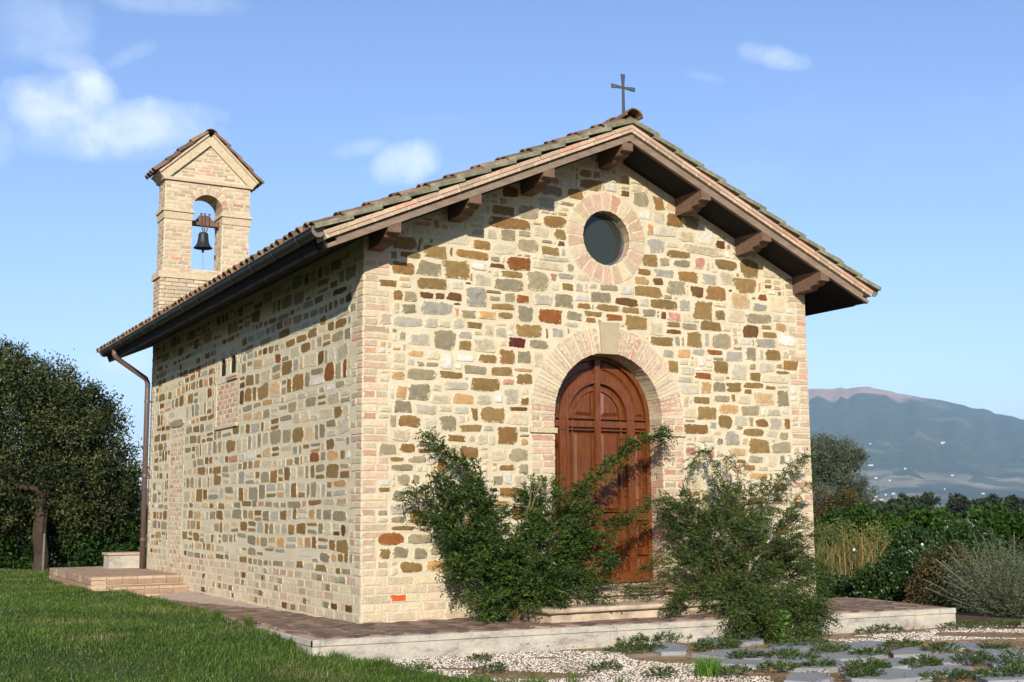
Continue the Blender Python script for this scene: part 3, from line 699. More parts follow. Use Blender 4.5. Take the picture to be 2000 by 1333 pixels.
# ---- door
door = empty('door', (CX, DEPTH, FLOOR)); door.parent = chapel; door.location = Vector((CX, DEPTH, FLOOR))-chapel.location
tag(door, 'arched reddish brown wooden door with moulded panels')
DW = MATS['door_wood']; YD = DEPTH
def outline(r0, zb, zs, n=20): return [(CX-r0, zb), (CX+r0, zb)]+arc(CX, zs, r0, 0, math.pi, n)
def slab(name, lp, y0, y1, parent=door, mat=DW, bev=.0):
    mb = MB(); P = np.array(lp); n = len(P); c = P.mean(0)
    mb = fillpoly([lp], FR, -y0)
    if bev:
        V = [(x, y0, z) for x, z in P]+[(x, y1, z) for x, z in P]
    V = [(x, y0, z) for x, z in lp]+[(x, y1, z) for x, z in lp]
    mb.add(V, [(i, (i+1) % n, n+(i+1) % n, n+i) for i in range(n)]); return mb.build(name, mat, parent)
def ring(name, ro, ri, zb, zs, y0, y1, parent=door):
    lo, li = outline(ro, zb, zs), outline(ri, zb, zs); n = len(lo); mb = MB()
    V = [(x, y0, z) for x, z in lo]+[(x, y0, z) for x, z in li]+[(x, y1, z) for x, z in lo]+[(x, y1, z) for x, z in li]
    F_ = [(i, (i+1) % n, n+(i+1) % n, n+i) for i in range(1, n)]+[(i, 2*n+i, 2*n+(i+1) % n, (i+1) % n) for i in range(1, n)]+[(n+i, n+(i+1) % n, 3*n+(i+1) % n, 3*n+i) for i in range(1, n)]
    mb.add(V, F_); return mb.build(name, DW, parent)
slab('door_board', outline(DR+.02, FLOOR, DZ), YD+.0, YD+.05)
ring('outer_frame', DR, DR-.055, FLOOR, DZ, YD-.055, YD+.01)
ZS = 2.26
ring('arch_frame', .545, .455, FLOOR+.02, ZS, YD-.05, YD+.01)
ring('arch_moulding', .455, .425, FLOOR+.02, ZS, YD-.065, YD+.01)
ring('inner_moulding', .365, .335, FLOOR+.02, ZS, YD-.03, YD+.01)
def bar(name, x0, x1, z0, z1, y0=YD-.045):
    mb = MB(); b = .008
    mb.hexa([(x0, YD+.005, z0), (x1, YD+.005, z0), (x1, YD+.005, z1), (x0, YD+.005, z1), (x0+b, y0, z0+b), (x1-b, y0, z0+b), (x1-b, y0, z1-b), (x0+b, y0, z1-b)]); return mb.build(name, DW, door)
bar('stile', CX-.045, CX+.045, FLOOR+.02, DZ+.72, YD-.062)
for z0, z1 in ((2.14, 2.23), (1.02, 1.12), (.60, .68), (FLOOR+.01, FLOOR+.14)): bar('rail', CX-DR+.05, CX+DR-.05, z0, z1)
for z in (2.11, 2.25, 1.135, .99): bar('rail_moulding', CX-DR+.055, CX+DR-.055, z-.012, z+.012, YD-.058)
def raised(x0, x1, z0, z1):
    if x1-x0 < .06: return
    mb = MB(); b = .035
    mb.hexa([(x0, YD+.002, z0), (x1, YD+.002, z0), (x1, YD+.002, z1), (x0, YD+.002, z1), (x0+b, YD-.028, z0+b), (x1-b, YD-.028, z0+b), (x1-b, YD-.028, z1-b), (x0+b, YD-.028, z1-b)]); mb.build('panel', DW, door)
for z0, z1 in ((FLOOR+.15, .59), (.69, 1.0), (1.14, 2.09)):
    for s in (-1, 1):
        for a, b in ((.06, .325), (.555, .70)):
            xa, xb = sorted((CX+s*a, CX+s*b)); raised(xa, xb, z0, z1)
for s in (-1, 1):     # quarter-round lights above the transom and the spandrels beside the arch
    P = [(CX+s*.06, 2.28)]+[(CX+s*(.32*math.cos(a)), ZS+.02+.32*math.sin(a)) for a in np.linspace(.03, 1.38, 9)]
    c = np.mean(P, 0); mb = MB(); n2 = len(P)
    V = [(x, YD+.002, z) for x, z in P]+[(c[0]+(x-c[0])*.72, YD-.03, c[1]+(z-c[1])*.72) for x, z in P]
    F_ = [(i, (i+1) % n2, n2+(i+1) % n2, n2+i) for i in range(n2)]+[tuple(range(n2, 2*n2))]
    if s < 0: F_ = [f[::-1] for f in F_]
    mb.add(V, F_); mb.build('panel', DW, door)
    P = [(CX+s*(.575*math.cos(a)), ZS+.02+.575*math.sin(a)) for a in np.linspace(.03, 1.45, 12)]+[(CX+s*(.70*math.cos(a)), ZS+.02+.70*math.sin(a)) for a in np.linspace(1.45, .03, 12)]
    c = np.mean(P, 0); n2 = len(P); mb = MB()
    V = [(x, YD+.002, z) for x, z in P]+[(CX+s*(.6 if i < 12 else .675)*math.cos(a), YD-.026, ZS+.02+(.6 if i < 12 else .675)*math.sin(a)) for i, a in enumerate(list(np.linspace(.07, 1.4, 12))+list(np.linspace(1.4, .07, 12)))]
    F_ = [(i, (i+1) % n2, n2+(i+1) % n2, n2+i) for i in range(n2)]+[(n2+i, n2+i+1, n2+n2-2-i, n2+n2-1-i) for i in range(11)]
    if s < 0: F_ = [f[::-1] for f in F_]
    mb.add(V, F_); mb.build('panel', DW, door)

# ---- roof
roof = empty('roof', (CX, L/2, 4.0)); roof.parent = chapel; roof.location = Vector((CX, L/2, 4.0))-chapel.location
YB = L+.62                                                   # rear verge
SLEN = (CX+OS)/math.cos(TH)
class Slope:
    def __init__(s, side): s.side = side; s.S = np.array((side*math.cos(TH), 0, -math.sin(TH))); s.N = np.array((side*math.sin(TH), 0, math.cos(TH)))
    def p(s, y, t, n): return np.array((CX, y, ZR))+s.S*t+s.N*n
OF0 = OF
for side in (-1, 1):
    OF = OF0-(.003 if side > 0 else 0)
    sp = Slope(side)
    mb = MB()                                                # soffit deck
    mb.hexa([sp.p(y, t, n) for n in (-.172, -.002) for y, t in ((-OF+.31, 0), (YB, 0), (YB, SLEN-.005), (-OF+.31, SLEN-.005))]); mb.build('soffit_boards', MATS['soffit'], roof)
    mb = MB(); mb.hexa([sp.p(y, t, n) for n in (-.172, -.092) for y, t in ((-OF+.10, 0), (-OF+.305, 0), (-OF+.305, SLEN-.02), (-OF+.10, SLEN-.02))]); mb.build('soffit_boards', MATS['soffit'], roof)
    mb = MB()                                                # rake board
    mb.hexa([sp.p(y, t, n) for n in (-.182, -.102) for y, t in ((-OF+.045, .0), (-OF+.095, .0), (-OF+.095, SLEN-.14), (-OF+.045, SLEN-.14))]); mb.build('rake_board', MATS['rake_timber'], roof)
    mb = MB()
    mb.hexa([sp.p(y, t, n) for n in (-.182, -.14) for y, t in ((-OF+.045, SLEN-.135), (-OF+.095, SLEN-.135), (-OF+.095, SLEN-.02), (-OF+.045, SLEN-.02))]); mb.build('rake_board', MATS['rake_timber'], roof)
    # two courses of flat bricks along the verge
    t0 = 0.0
    mbj = MB(); mbj.hexa([sp.p(y, t, n) for n in (-.091, -.004) for y, t in ((-OF+.012, .0), (-OF+.3, .0), (-OF+.3, SLEN-.03), (-OF+.012, SLEN-.03))]); mbj.build('bedding_mortar', MATS['mortar'], roof)
    t0 = .01; i = 0
    while t0 < SLEN-.05:
        t1 = min(t0+rng.uniform(.26, .30), SLEN-.03)
        mb = MB(); mb.hexa([sp.p(y, t, n) for n in (-.048, -.006) for y, t in ((-OF, t0), (-OF+.1, t0), (-OF+.1, t1-.012), (-OF, t1-.012))], tint=rng.uniform(0, 1), edge=.15); mb.build('verge_brick', BRICK[rng.choice(list('235'))], roof); t0 = t1
    t0 = .01
    while t0 < SLEN-.05:
        t1 = min(t0+rng.uniform(.20, .23), SLEN-.03)
        mb = MB(); mb.hexa([sp.p(y, t, n) for n in (-.090, -.056) for y, t in ((-OF+.004, t0), (-OF+.1, t0), (-OF+.1, t1-.022), (-OF+.004, t1-.022))], tint=rng.uniform(0, 1), edge=.2); mb.build('verge_brick', BRICK[rng.choice(list('25'))], roof); t0 = t1
OF = OF0
# tiles
def coppo(r0=.088, r1=.072, ln=.44, th=.014, n=7):
    """barrel cover tile: x along the slope (0 = lower, wide end), z up"""
    mb = MB(); V = []
    for x, r in ((0, r0), (ln, r1)):
        for rr in (r, r-th):
            for k in range(n+1):
                a = math.pi*k/n; V.append((x, rr*math.cos(a), rr*math.sin(a)*.86))
    m_ = n+1; F_ = []
    for k in range(n):
        F_.append((k, 2*m_+k, 2*m_+k+1, k+1)); F_.append((m_+k, m_+k+1, 3*m_+k+1, 3*m_+k)); F_.append((k, k+1, m_+k+1, m_+k)); F_.append((2*m_+k, 3*m_+k, 3*m_+k+1, 2*m_+k+1))
    F_ += [(0, m_, 3*m_, 2*m_), (n, 2*m_+n, 3*m_+n, m_+n)]
    mb.add(V, F_, tint=0); return mb
def pan(w=.24, ln=.44, th=.018, lip=.03):
    mb = MB(); mb.box((0, -w/2, 0), (ln, w/2, th)); mb.box((0, -w/2-.0005, th+.0), (ln, -w/2+.02, th+lip)); mb.box((0, w/2-.02, th), (ln, w/2+.0005, th+lip)); return mb
def variants(f, mat, k):
    r = []
    for i in range(k):
        mb = f(); mb.tint = [rng.uniform(0, 1)]*len(mb.v)
        a = np.array(mb.v); a += rng.normal(0, .0018, a.shape); mb.v = [tuple(x) for x in a]; r.append(mb.mesh('tile', [mat]))
    return r
TV = variants(coppo, MATS['tile'], 8); PV = variants(pan, MATS['verge_tile'], 4)
NCO = 12; EXP = SLEN/NCO
def tile_matrix(sp, y, tlow, lift0, lift1, ln=.44, dy=0, yaw=0):
    lo = sp.p(y, tlow, lift0); hi = sp.p(y+yaw, tlow-ln, lift1)
    X = (hi-lo)/np.linalg.norm(hi-lo); Yv = np.array((0, 1.0, 0)); Z = np.cross(X, Yv); Z /= np.linalg.norm(Z)
    if Z[2] < 0: Z = -Z; 
    Yv = np.cross(Z, X)
    return Matrix(((X[0], Yv[0], Z[0], lo[0]), (X[1], Yv[1], Z[1], lo[1]), (X[2], Yv[2], Z[2], lo[2]), (0, 0, 0, 1)))
def place(name, me, M):
    o = bpy.data.objects.new(name, me); COL.objects.link(o); o.parent = roof
    w = roof.location+chapel.location
    o.matrix_basis = Matrix.Translation(-w) @ M; return o
joined = MB()
def join_tile(me, M, mi):
    co = [M @ v.co for v in me.vertices]; joined.add(co, [tuple(p.vertices) for p in me.polygons], mi, 0, rng.uniform(0, 1))
ncol = int((YB+OF)/.225)
for side in (-1, 1):
    sp = Slope(side)
    for c_ in range(ncol+1):
        yp = -OF-.03+.125+c_*.225; yc = yp+.1125
        for r_ in range(NCO):
            tl = (r_+1)*EXP+.06
            j = rng.normal(0, .012); jy = rng.normal(0, .006)
            Mp = tile_matrix(sp, yp, tl, .044, .004); Mc = tile_matrix(sp, yc+jy, tl+j+.01, .074, .04, yaw=rng.normal(0, .008))
            single = c_ == 0 or (r_ == NCO-1 and side < 0 and c_ < 40)
            if single: place('tile', PV[rng.integers(4)], Mp); place('tile', TV[rng.integers(8)], Mc)
            else: join_tile(PV[rng.integers(4)], Mp, 1); join_tile(TV[rng.integers(8)], Mc, 0)
        # verge cover tile over the outer lip
    for r_ in range(NCO):
        tl = (r_+1)*EXP+.06
        place('tile', TV[rng.integers(8)], tile_matrix(sp, -OF+.075+rng.normal(0, .006), tl+rng.normal(0, .02), .055, .03, yaw=rng.normal(0, .01)))
tag(joined.build('tile_field', [MATS['tile'], MATS['verge_tile']], roof), kind='stuff')
RV = variants(lambda: coppo(.125, .105, .46, .016, 8), MATS['tile'], 5)
yy = -OF-.05
while yy < YB:
    z = ZR+.055+rng.normal(0, .005)
    M = Matrix(((0, -1, 0, CX+rng.normal(0, .006)), (1, 0, 0, yy), (0, 0, 1, z+.015), (0, 0, 0, 1))) @ Matrix.Rotation(rng.normal(.03, .01), 4, 'Y')
    place('ridge_tile', RV[rng.integers(5)], M); yy += .37
# purlins with carved ends
def purlin(xc, w=.15, top=None):
    tp = (T(xc)-.19) if top is None else top
    mb = MB(); prof = [(-OF+.05, tp), (-OF+.05, tp-.095), (-OF+.12, tp-.105), (-OF+.14, tp-.135), (-OF+.24, tp-.145), (-OF+.28, tp-.185), (.05, tp-.20), (.05, tp)]
    n = len(prof); V = [(xc-w/2, y, z) for y, z in prof]+[(xc+w/2, y, z) for y, z in prof]
    s_ = SL*(w/2) if xc < CX-.2 else (-SL*(w/2) if xc > CX+.2 else 0)
    V = [(x, y, z+(s_*(1 if x > xc else -1) if z > tp-.01 else 0)) for x, y, z in V]
    F_ = [(i, n+i, n+(i+1) % n, (i+1) % n) for i in range(n)]+[tuple(range(n)), tuple(range(n, 2*n))[::-1]]
    mb.add(V, F_); return mb.build('purlin', MATS['timber'], chapel)
for xc in (.125, 1.09, 2.04, 3.14, 4.30, 5.25, 6.21): purlin(xc, top=(T(CX)-.225) if abs(xc-CX) < .2 else None)
# gutters and downpipe
def gutter(x, y0, y1, name):
    mb = MB(); r = .07; V = []; n = 10
    for y in (y0, y1):
        for rr in (r, r-.006):
            for k in range(n+1):
                a = math.pi+math.pi*k/n; V.append((x+rr*math.cos(a), y, 4.0+.02+rr*math.sin(a)*.95))
    m_ = n+1; F_ = []
    for k in range(n): F_ += [(k, 2*m_+k, 2*m_+k+1, k+1), (m_+k, m_+k+1, 3*m_+k+1, 3*m_+k), (k, k+1, m_+k+1, m_+k), (2*m_+k, 3*m_+k, 3*m_+k+1, 2*m_+k+1)]
    mb.add(V, F_)
    mb.tube([(x-r, y0, 4.03), (x-r, y1, 4.03)], .012, 8)
    g = mb.build(name, MATS['gutter_metal'], chapel)
    for y in (y0-.004, y1):
        mb = MB(); pts = [(x+(r+.004)*math.cos(2*math.pi*k/20), 4.012+(r+.004)*math.sin(2*math.pi*k/20)) for k in range(20)]
        V = [(a, y, b) for a, b in pts]+[(a, y+.006, b) for a, b in pts]
        mb.add(V, [tuple(range(20)), tuple(range(20, 40))[::-1]]+[(i, 20+i, 20+(i+1) % 20, (i+1) % 20) for i in range(20)]); mb.build('end_cap', MATS['cap_metal'], g)
    for y in np.arange(y0+.5, y1, .8):
        mb = MB(); mb.tube([(x-r-.008, y, 4.03)]+[(x+(r+.006)*math.cos(a), y, 4.02+(r+.006)*math.sin(a)) for a in np.linspace(math.pi, 2*math.pi, 7)], .006, 5); mb.build('bracket', MATS['gutter_metal'], g)
gutter(-OS-.02, -OF+.05, L+.63, 'gutter'); gutter(W+OS+.02, -OF+.05, L+.63, 'gutter')
mb = MB(); mb.tube([(-OS-.02, 9.55, 3.96), (-OS-.02, 9.55, 3.88), (-OS+.02, 9.56, 3.82), (-.14, 9.72, 3.5), (-.10, 9.74, 3.42), (-.10, 9.74, 3.3), (-.10, 9.70, .2)], .045, 10)
dp = mb.build('downpipe', MATS['pipe_metal'], chapel, smooth=True)
for z in (3.1, 1.8, .7):
    mb = MB(); mb.tube([(-.10, 9.705+z*.011, z-.02), (-.10, 9.705+z*.011, z+.02)], .052, 10); mb.box((-.09, 9.70+z*.011, z-.012), (.0, 9.72+z*.011, z+.012)); mb.build('pipe_clamp', MATS['pipe_metal'], dp)

# ---- iron cross on the ridge
YC = -.42
def on_y(u, v): return on(1, YC, u, v)
zb = ZR+.08; zt_ = on_y(1213, 145)[2]; za = on_y(1213, 171)[2]
cr = MB()
def flare(p0, p1, w0, w1, along_z):
    th = .008
    if along_z: V = [(CX-w0, YC-th, p0), (CX+w0, YC-th, p0), (CX+w0, YC+th, p0), (CX-w0, YC+th, p0), (CX-w1, YC-th, p1), (CX+w1, YC-th, p1), (CX+w1, YC+th, p1), (CX-w1, YC+th, p1)]
    else: V = [(p0, YC-th, za-w0), (p0, YC+th, za-w0), (p0, YC+th, za+w0), (p0, YC-th, za+w0), (p1, YC-th, za-w1), (p1, YC+th, za-w1), (p1, YC+th, za+w1), (p1, YC-th, za+w1)]
    return V
cr.hexa(flare(zb-.1, za, .022, .014, True)); cross = cr.build('cross', MATS['iron'], chapel)
for V in (flare(za, zt_, .012, .028, True), flare(CX+.008, CX+.17, .012, .027, False), flare(CX-.008, CX-.17, .012, .027, False)):
    mb = MB(); mb.hexa(V); mb.build('cross_arm', MATS['iron'], cross)
# ---- bell gable
BY0, BY1 = 9.40, 9.88
belfry = empty('bell_gable', (.78, 9.64, 4.3)); belfry.parent = chapel; belfry.location = Vector((.78, 9.64, 4.3))-chapel.location
tag(belfry, 'pale brick bell gable with an arched opening and small tiled pediment')
BF = Frame((0, BY0, 0), (1, 0, 0), (0, 0, 1), (0, -1, 0)); BL = Frame((.02, 0, 0), (0, 1, 0), (0, 0, 1), (-1, 0, 0))
bx0, bx1, ox0, ox1, ozs, ofl = .02, 1.565, .51, 1.06, 6.60, 5.48
bcx = (ox0+ox1)/2; orad = (ox1-ox0)/2; px = (bx0+bx1)/2; papex = 7.93
def both(loops, mi=0):
    mb = fillpoly(loops, BF)
    mb2 = fillpoly(loops, Frame((0, BY1, 0), (1, 0, 0), (0, 0, 1), (0, 1, 0)), 0, mi, mb); return mb2
op = [(ox0, ofl), (ox1, ofl)]+arc(bcx, ozs, orad, 0, math.pi, 16)
mb = both([[(bx0, 4.2), (bx1, 4.2), (bx1, 7.13), (px, papex), (bx0, 7.13)], op])
for lp in ([(bx0, 4.2), (bx1, 4.2), (bx1, 7.13), (px, papex), (bx0, 7.13)], op[::-1]):
    n = len(lp); V = [(x, BY0, z) for x, z in lp]+[(x, BY1, z) for x, z in lp]; mb.add(V, [(i, n+i, n+(i+1) % n, (i+1) % n) for i in range(n)])
mb.build('gable_wall', MATS['mortar'], belfry)
bk = MB(); BK = list(BRICK.values())
def brow(fr, u0, u1, v0, v1, skip=None, d=.006, hc=.072, ln=.25):
    n = max(1, round((v1-v0)/hc)); hc = (v1-v0)/n
    for i in range(n):
        u = u0-(ln*.5 if i % 2 else 0)
        while u < u1-.01:
            l_ = ln*rng.uniform(.85, 1.15); a, b = max(u, u0), min(u+l_, u1); u += l_
            za, zb_ = v0+i*hc, v0+(i+1)*hc
            if skip:
                r = skip(a, b, (za+zb_)/2)
                if r is None: continue
                a, b = r
            if b-a < .04: continue
            piece(bk, fr, brick_poly(a+.005, b-.005, za+.005, zb_-.005, .002), d+rng.uniform(-.002, .003), .005, .001, mi=int(bkey(.07))-1, tint=rng.uniform(0, 1))
def cut_open(a, b, z):
    if z < ofl-.02 or z > ozs+orad+.12: return a, b
    lo, hi = (ox0, ox1) if z < ozs else (bcx-math.sqrt(max((orad+.125)**2-(z-ozs)**2, 0)), bcx+math.sqrt(max((orad+.125)**2-(z-ozs)**2, 0)))
    if b <= lo or a >= hi: return a, b
    if a < lo: return a, lo
    if b > hi: return hi, b
    return None
brow(BF, -.035, 1.615, 4.3, 5.28, d=.03); brow(BF, bx0, bx1, 5.40, 7.07, cut_open)
brow(BL, BY0, BY1, 4.3, 5.28, d=.05); brow(BL, BY0, BY1, 5.40, 7.07)
def pedi(a, b, z):
    k = (papex-.09-z)/(papex-7.13)*(px-bx0)-.03
    lo, hi = px-k, px+k
    a, b = max(a, lo), min(b, hi); return (a, b) if b-a > .05 else None
brow(BF, bx0, bx1, 7.17, 7.82, pedi, d=.004, hc=.06)
BR_ = Frame((ox1, 0, 0), (0, 1, 0), (0, 0, 1), (-1, 0, 0)); brow(BR_, BY0+.01, BY1, ofl, ozs, d=.004)
tag(bk.build('brickwork', BK, belfry), kind='stuff')
for k in range(17):
    a0, a1 = math.pi*k/17+.012, math.pi*(k+1)/17-.012; mb = MB()
    P = [(bcx+r*math.cos(a), ozs+r*math.sin(a)) for r, a in ((orad-.002, a0), (orad+.118, a0), (orad+.118, a1), (orad-.002, a1))]
    mb.hexa([(x, BY1-.01, z) for x, z in P]+[(x, BY0-.008, z) for x, z in P], tint=rng.uniform(0, 1), edge=.2); mb.build('voussoir', BRICK[bkey(.2)], belfry)
def band(name, x0, x1, z0, z1, o=.04, y0=BY0, y1=BY1, key='4'):
    mb = MB(); mb.box((x0-o, y0-o, z0), (x1+o, y1+o, z1)); return mb.build(name, BRICK[key], belfry)
band('string_course', -.01, 1.59, 5.285, 5.395, .05)
band('cornice', bx0, bx1, 7.072, 7.128, .05, key='1')
for a, b in ((bx0, ox0-.012), (ox1+.012, bx1)):
    band('impost', a, b, 6.50, 6.545, .045, key='4'); band('impost', a, b, 6.365, 6.50, .02, key='1')
for s in (-1, 1):      # raking cornice and tiles
    ex = px+s*(px-bx0+.10); d = np.array((px-ex, 0, papex-7.128)); slen = np.linalg.norm(d); d /= slen; nn = np.array((-d[2], 0, d[0])) if s > 0 else np.array((-d[2], 0, d[0]))
    if nn[2] < 0: nn = -nn
    e0 = np.array((ex, 0, 7.128)); apex = np.array((px, 0, papex+.01))
    d = apex-e0; slen = np.linalg.norm(d); d /= slen; nn = np.array((-d[2], 0, d[0])); nn = nn if nn[2] > 0 else -nn
    for n0, n1, oo, mt in ((-.11, .045, .056+.003*s, BRICK['4']), (.046, .085, .085+.003*s, BRICK['1'])):
        mb = MB(); mb.hexa([e0+d*t_+nn*k_+np.array((0, y, 0)) for k_ in (n0, n1) for t_, y in ((0.02, BY0-oo), (0.02, BY1+oo), (slen, BY1+oo), (slen, BY0-oo))]); mb.build('raking_cornice', mt, belfry)
    for r_ in range(4):
        for c_ in range(4):
            y = BY0-.04+c_*.19; lo = e0+d*(r_*slen/4-.05)+nn*.115+np.array((rng.normal(0, .01), y, 0)); hi = e0+d*(r_*slen/4+.31)+nn*.09+np.array((0, y+rng.normal(0, .01), 0))
            X = (hi-lo)/np.linalg.norm(hi-lo); Z = np.cross(X, (0, 1.0, 0)); Z = Z if Z[2] > 0 else -Z; Z /= np.linalg.norm(Z); Yv = np.cross(Z, X)
            M = Matrix(((X[0], Yv[0], Z[0], lo[0]), (X[1], Yv[1], Z[1], lo[1]), (X[2], Yv[2], Z[2], lo[2]), (0, 0, 0, 1))) @ Matrix.Diagonal((.84, 1, 1, 1))
            o = bpy.data.objects.new('tile', TV[rng.integers(8)]); COL.objects.link(o); o.parent = belfry; o.matrix_basis = Matrix.Translation(-(belfry.location+chapel.location)) @ M
M = Matrix(((0, -1, 0, px), (1, 0, 0, BY0-.1), (0, 0, 1, papex+.06), (0, 0, 0, 1)))
for k in range(2):
    o = bpy.data.objects.new('ridge_tile', RV[k]); COL.objects.link(o); o.parent = belfry; o.matrix_basis = Matrix.Translation(-(belfry.location+chapel.location)) @ Matrix.Translation((0, k*.33, k*.012)) @ M
# ---- bell (hangs in the gable)
bell = tag(empty('bell', (.785, 9.64, 5.93)), 'dark bronze bell hung from a wooden yoke in the arched bell gable', 'bell')
mb = MB(); mb.lathe([(.0, .30), (.035, .30), (.075, .285), (.088, .255), (.094, .18), (.108, .10), (.135, .045), (.168, .008), (.172, 0), (.155, .0), (.10, .05), (.0, .06)], (.785, 9.64, 5.93), 24)
mb.build('bell_body', MATS['bronze'], bell, smooth=True)
mb = MB(); mb.tube([(.785, 9.64, 6.1), (.785, 9.64, 5.88)], .01, 6); mb.lathe([(0, 0), (.022, .01), (.026, .03), (.018, .055), (0, .06)], (.785, 9.64, 5.845), 10); mb.build('clapper', MATS['bronze'], bell)
mb = MB(); yp = [(.50, 6.34), (1.07, 6.34), (1.07, 6.42), (.95, 6.42), (.91, 6.47), (.87, 6.53), (.70, 6.53), (.66, 6.47), (.62, 6.42), (.50, 6.42)]
n = len(yp); mb.add([(x, 9.58, z) for x, z in yp]+[(x, 9.70, z) for x, z in yp], [tuple(range(n)), tuple(range(n, 2*n))[::-1]]+[(i, n+i, n+(i+1) % n, (i+1) % n) for i in range(n)]); mb.build('yoke', MATS['timber'], bell)
for dx in (-.06, .0, .075):
    mb = MB(); mb.tube([(.785+dx*.4, 9.57, 6.21), (.785+dx, 9.565, 6.36), (.785+dx*1.1, 9.565, 6.555)], .011, 6); mb.tube([(.785+dx*1.1-.02, 9.565, 6.555), (.785+dx*1.1+.02, 9.565, 6.555)], .014, 6); mb.build('strap', MATS['rusty_iron'], bell)
for x in (.495, 1.06):
    mb = MB(); mb.box((x-.02, 9.55, 6.30), (x+.02, 9.72, 6.44)); mb.build('bearing', MATS['rusty_iron'], bell)
mb = MB(); mb.tube([(.785, 9.64, 5.86), (.79, 9.63, 5.6), (.795, 9.60, 5.48)], .004, 5); mb.build('rope', MATS['iron'], bell)

# ================================================================== ground, terrace, steps
GZ = -.20
def tz(x, y): return -.016*max(y, 0) if x < .2 else 0.0
terrace = tag(empty('terrace', (3, -.8, GZ)), 'brick paved terrace with a stained plaster edge round the chapel', kind='structure')
TP = [(-1.0, -1.30), (6.62, -2.0), (6.95, -.2), (W-.2, .3), (.3, .3), (.3, 7.4), (-.95, 7.4)]
mb = fillpoly([TP], FG, -.012)
mb.v = [(x, y, z+tz(x if y > .3 else x, y)) for x, y, z in mb.v]
mb.build('paving_bed', MATS['paving_joint'], terrace)
mb = MB()
ed = [(-.95, 7.4), (-1.0, -1.30), (6.62, -2.0), (6.95, -.2)]
for (xa, ya), (xb, yb) in zip(ed[:-1], ed[1:]):
    d = np.array((xb-xa, yb-ya)); d /= np.linalg.norm(d); nn = np.array((d[1], -d[0])); nseg = 14
    for k in range(nseg):
        t0, t1 = k/nseg, (k+1)/nseg
        p0 = np.array((xa+(xb-xa)*t0, ya+(yb-ya)*t0)); p1 = np.array((xa+(xb-xa)*t1, ya+(yb-ya)*t1))
        h0, h1 = tz(*p0), tz(*p1)
        prof = [(.0, -.004), (.012, -.012), (.014, -.06), (.004, -.066), (.0, -.07), (.002, -.32)]
        for (o0, z0), (o1, z1) in zip(prof[:-1], prof[1:]):
            mb.add([(*(p0+nn*o1), h0+z1), (*(p1+nn*o1), h1+z1), (*(p1+nn*o0), h1+z0), (*(p0+nn*o0), h0+z0)], [(0, 1, 2, 3)])
mb.build('plinth_face', MATS['plinth_plaster'], terrace)
# herringbone bricks
from itertools import product
def inside(P, x, y):
    c = False; j = len(P)-1
    for i in range(len(P)):
        if (P[i][1] > y) != (P[j][1] > y) and x < (P[j][0]-P[i][0])*(y-P[i][1])/(P[j][1]-P[i][1])+P[i][0]: c = not c
        j = i
    return c
PB = []
bl, bw_ = .24, .08
ang = R(38)
ca, sa = math.cos(ang), math.sin(ang)
for i, j in product(range(-60, 90), range(-60, 90)):
    for o in (0, 1):
        # herringbone unit: horizontal then vertical brick stepping diagonally
        bx = i*bw_+j*(2*bl)*0; by = 0
        a, b = (i+j*3)*bw_, (i-j*3)*bw_
        if o == 0: cx_, cy_, w_, h_ = a+bl/2, b+bw_/2, bl, bw_
        else: cx_, cy_, w_, h_ = a+bw_/2-0*bw_, b+bw_+bl/2, bw_, bl
        X, Y = cx_*ca-cy_*sa+2.5, cx_*sa+cy_*ca+1.0
        if not (-1.0 < X < 7 and -2.1 < Y < 7.4): continue
        if (0 < X < W and 0 < Y): continue
        hw, hh = w_/2-.006, h_/2-.006
        Q = [(X+(sx*hw)*ca-(sy*hh)*sa, Y+(sx*hw)*sa+(sy*hh)*ca) for sx, sy in ((-1, -1), (1, -1), (1, 1), (-1, 1))]
        if not all(inside(TP, *q) for q in Q): continue
        if abs(X-CX) < 1.6 and Y > -1.0: continue
        PB.append((X, Y, Q))
pbx = proj(np.array([(x, y, 0) for x, y, _ in PB]))
order_ = np.argsort(pbx[:, 2]); vis = [i for i in order_ if 560 < pbx[i, 0] < 1010 or pbx[i, 0] > 1600][:300]; vs_ = set(vis)
rest = MB()
for i, (x, y, Q) in enumerate(PB):
    t_ = rng.uniform(0, 1); z1 = rng.uniform(-.002, .004)
    V = [(a, b, tz(a, b)-.02) for a, b in Q]+[(a, b, tz(a, b)+z1) for a, b in Q]
    if i in vs_: mb = MB(); mb.hexa(V, tint=t_); mb.build('paving_brick', MATS['paving'], terrace)
    else: rest.hexa(V, tint=t_)
tag(rest.build('paving_field', MATS['paving'], terrace), kind='stuff')
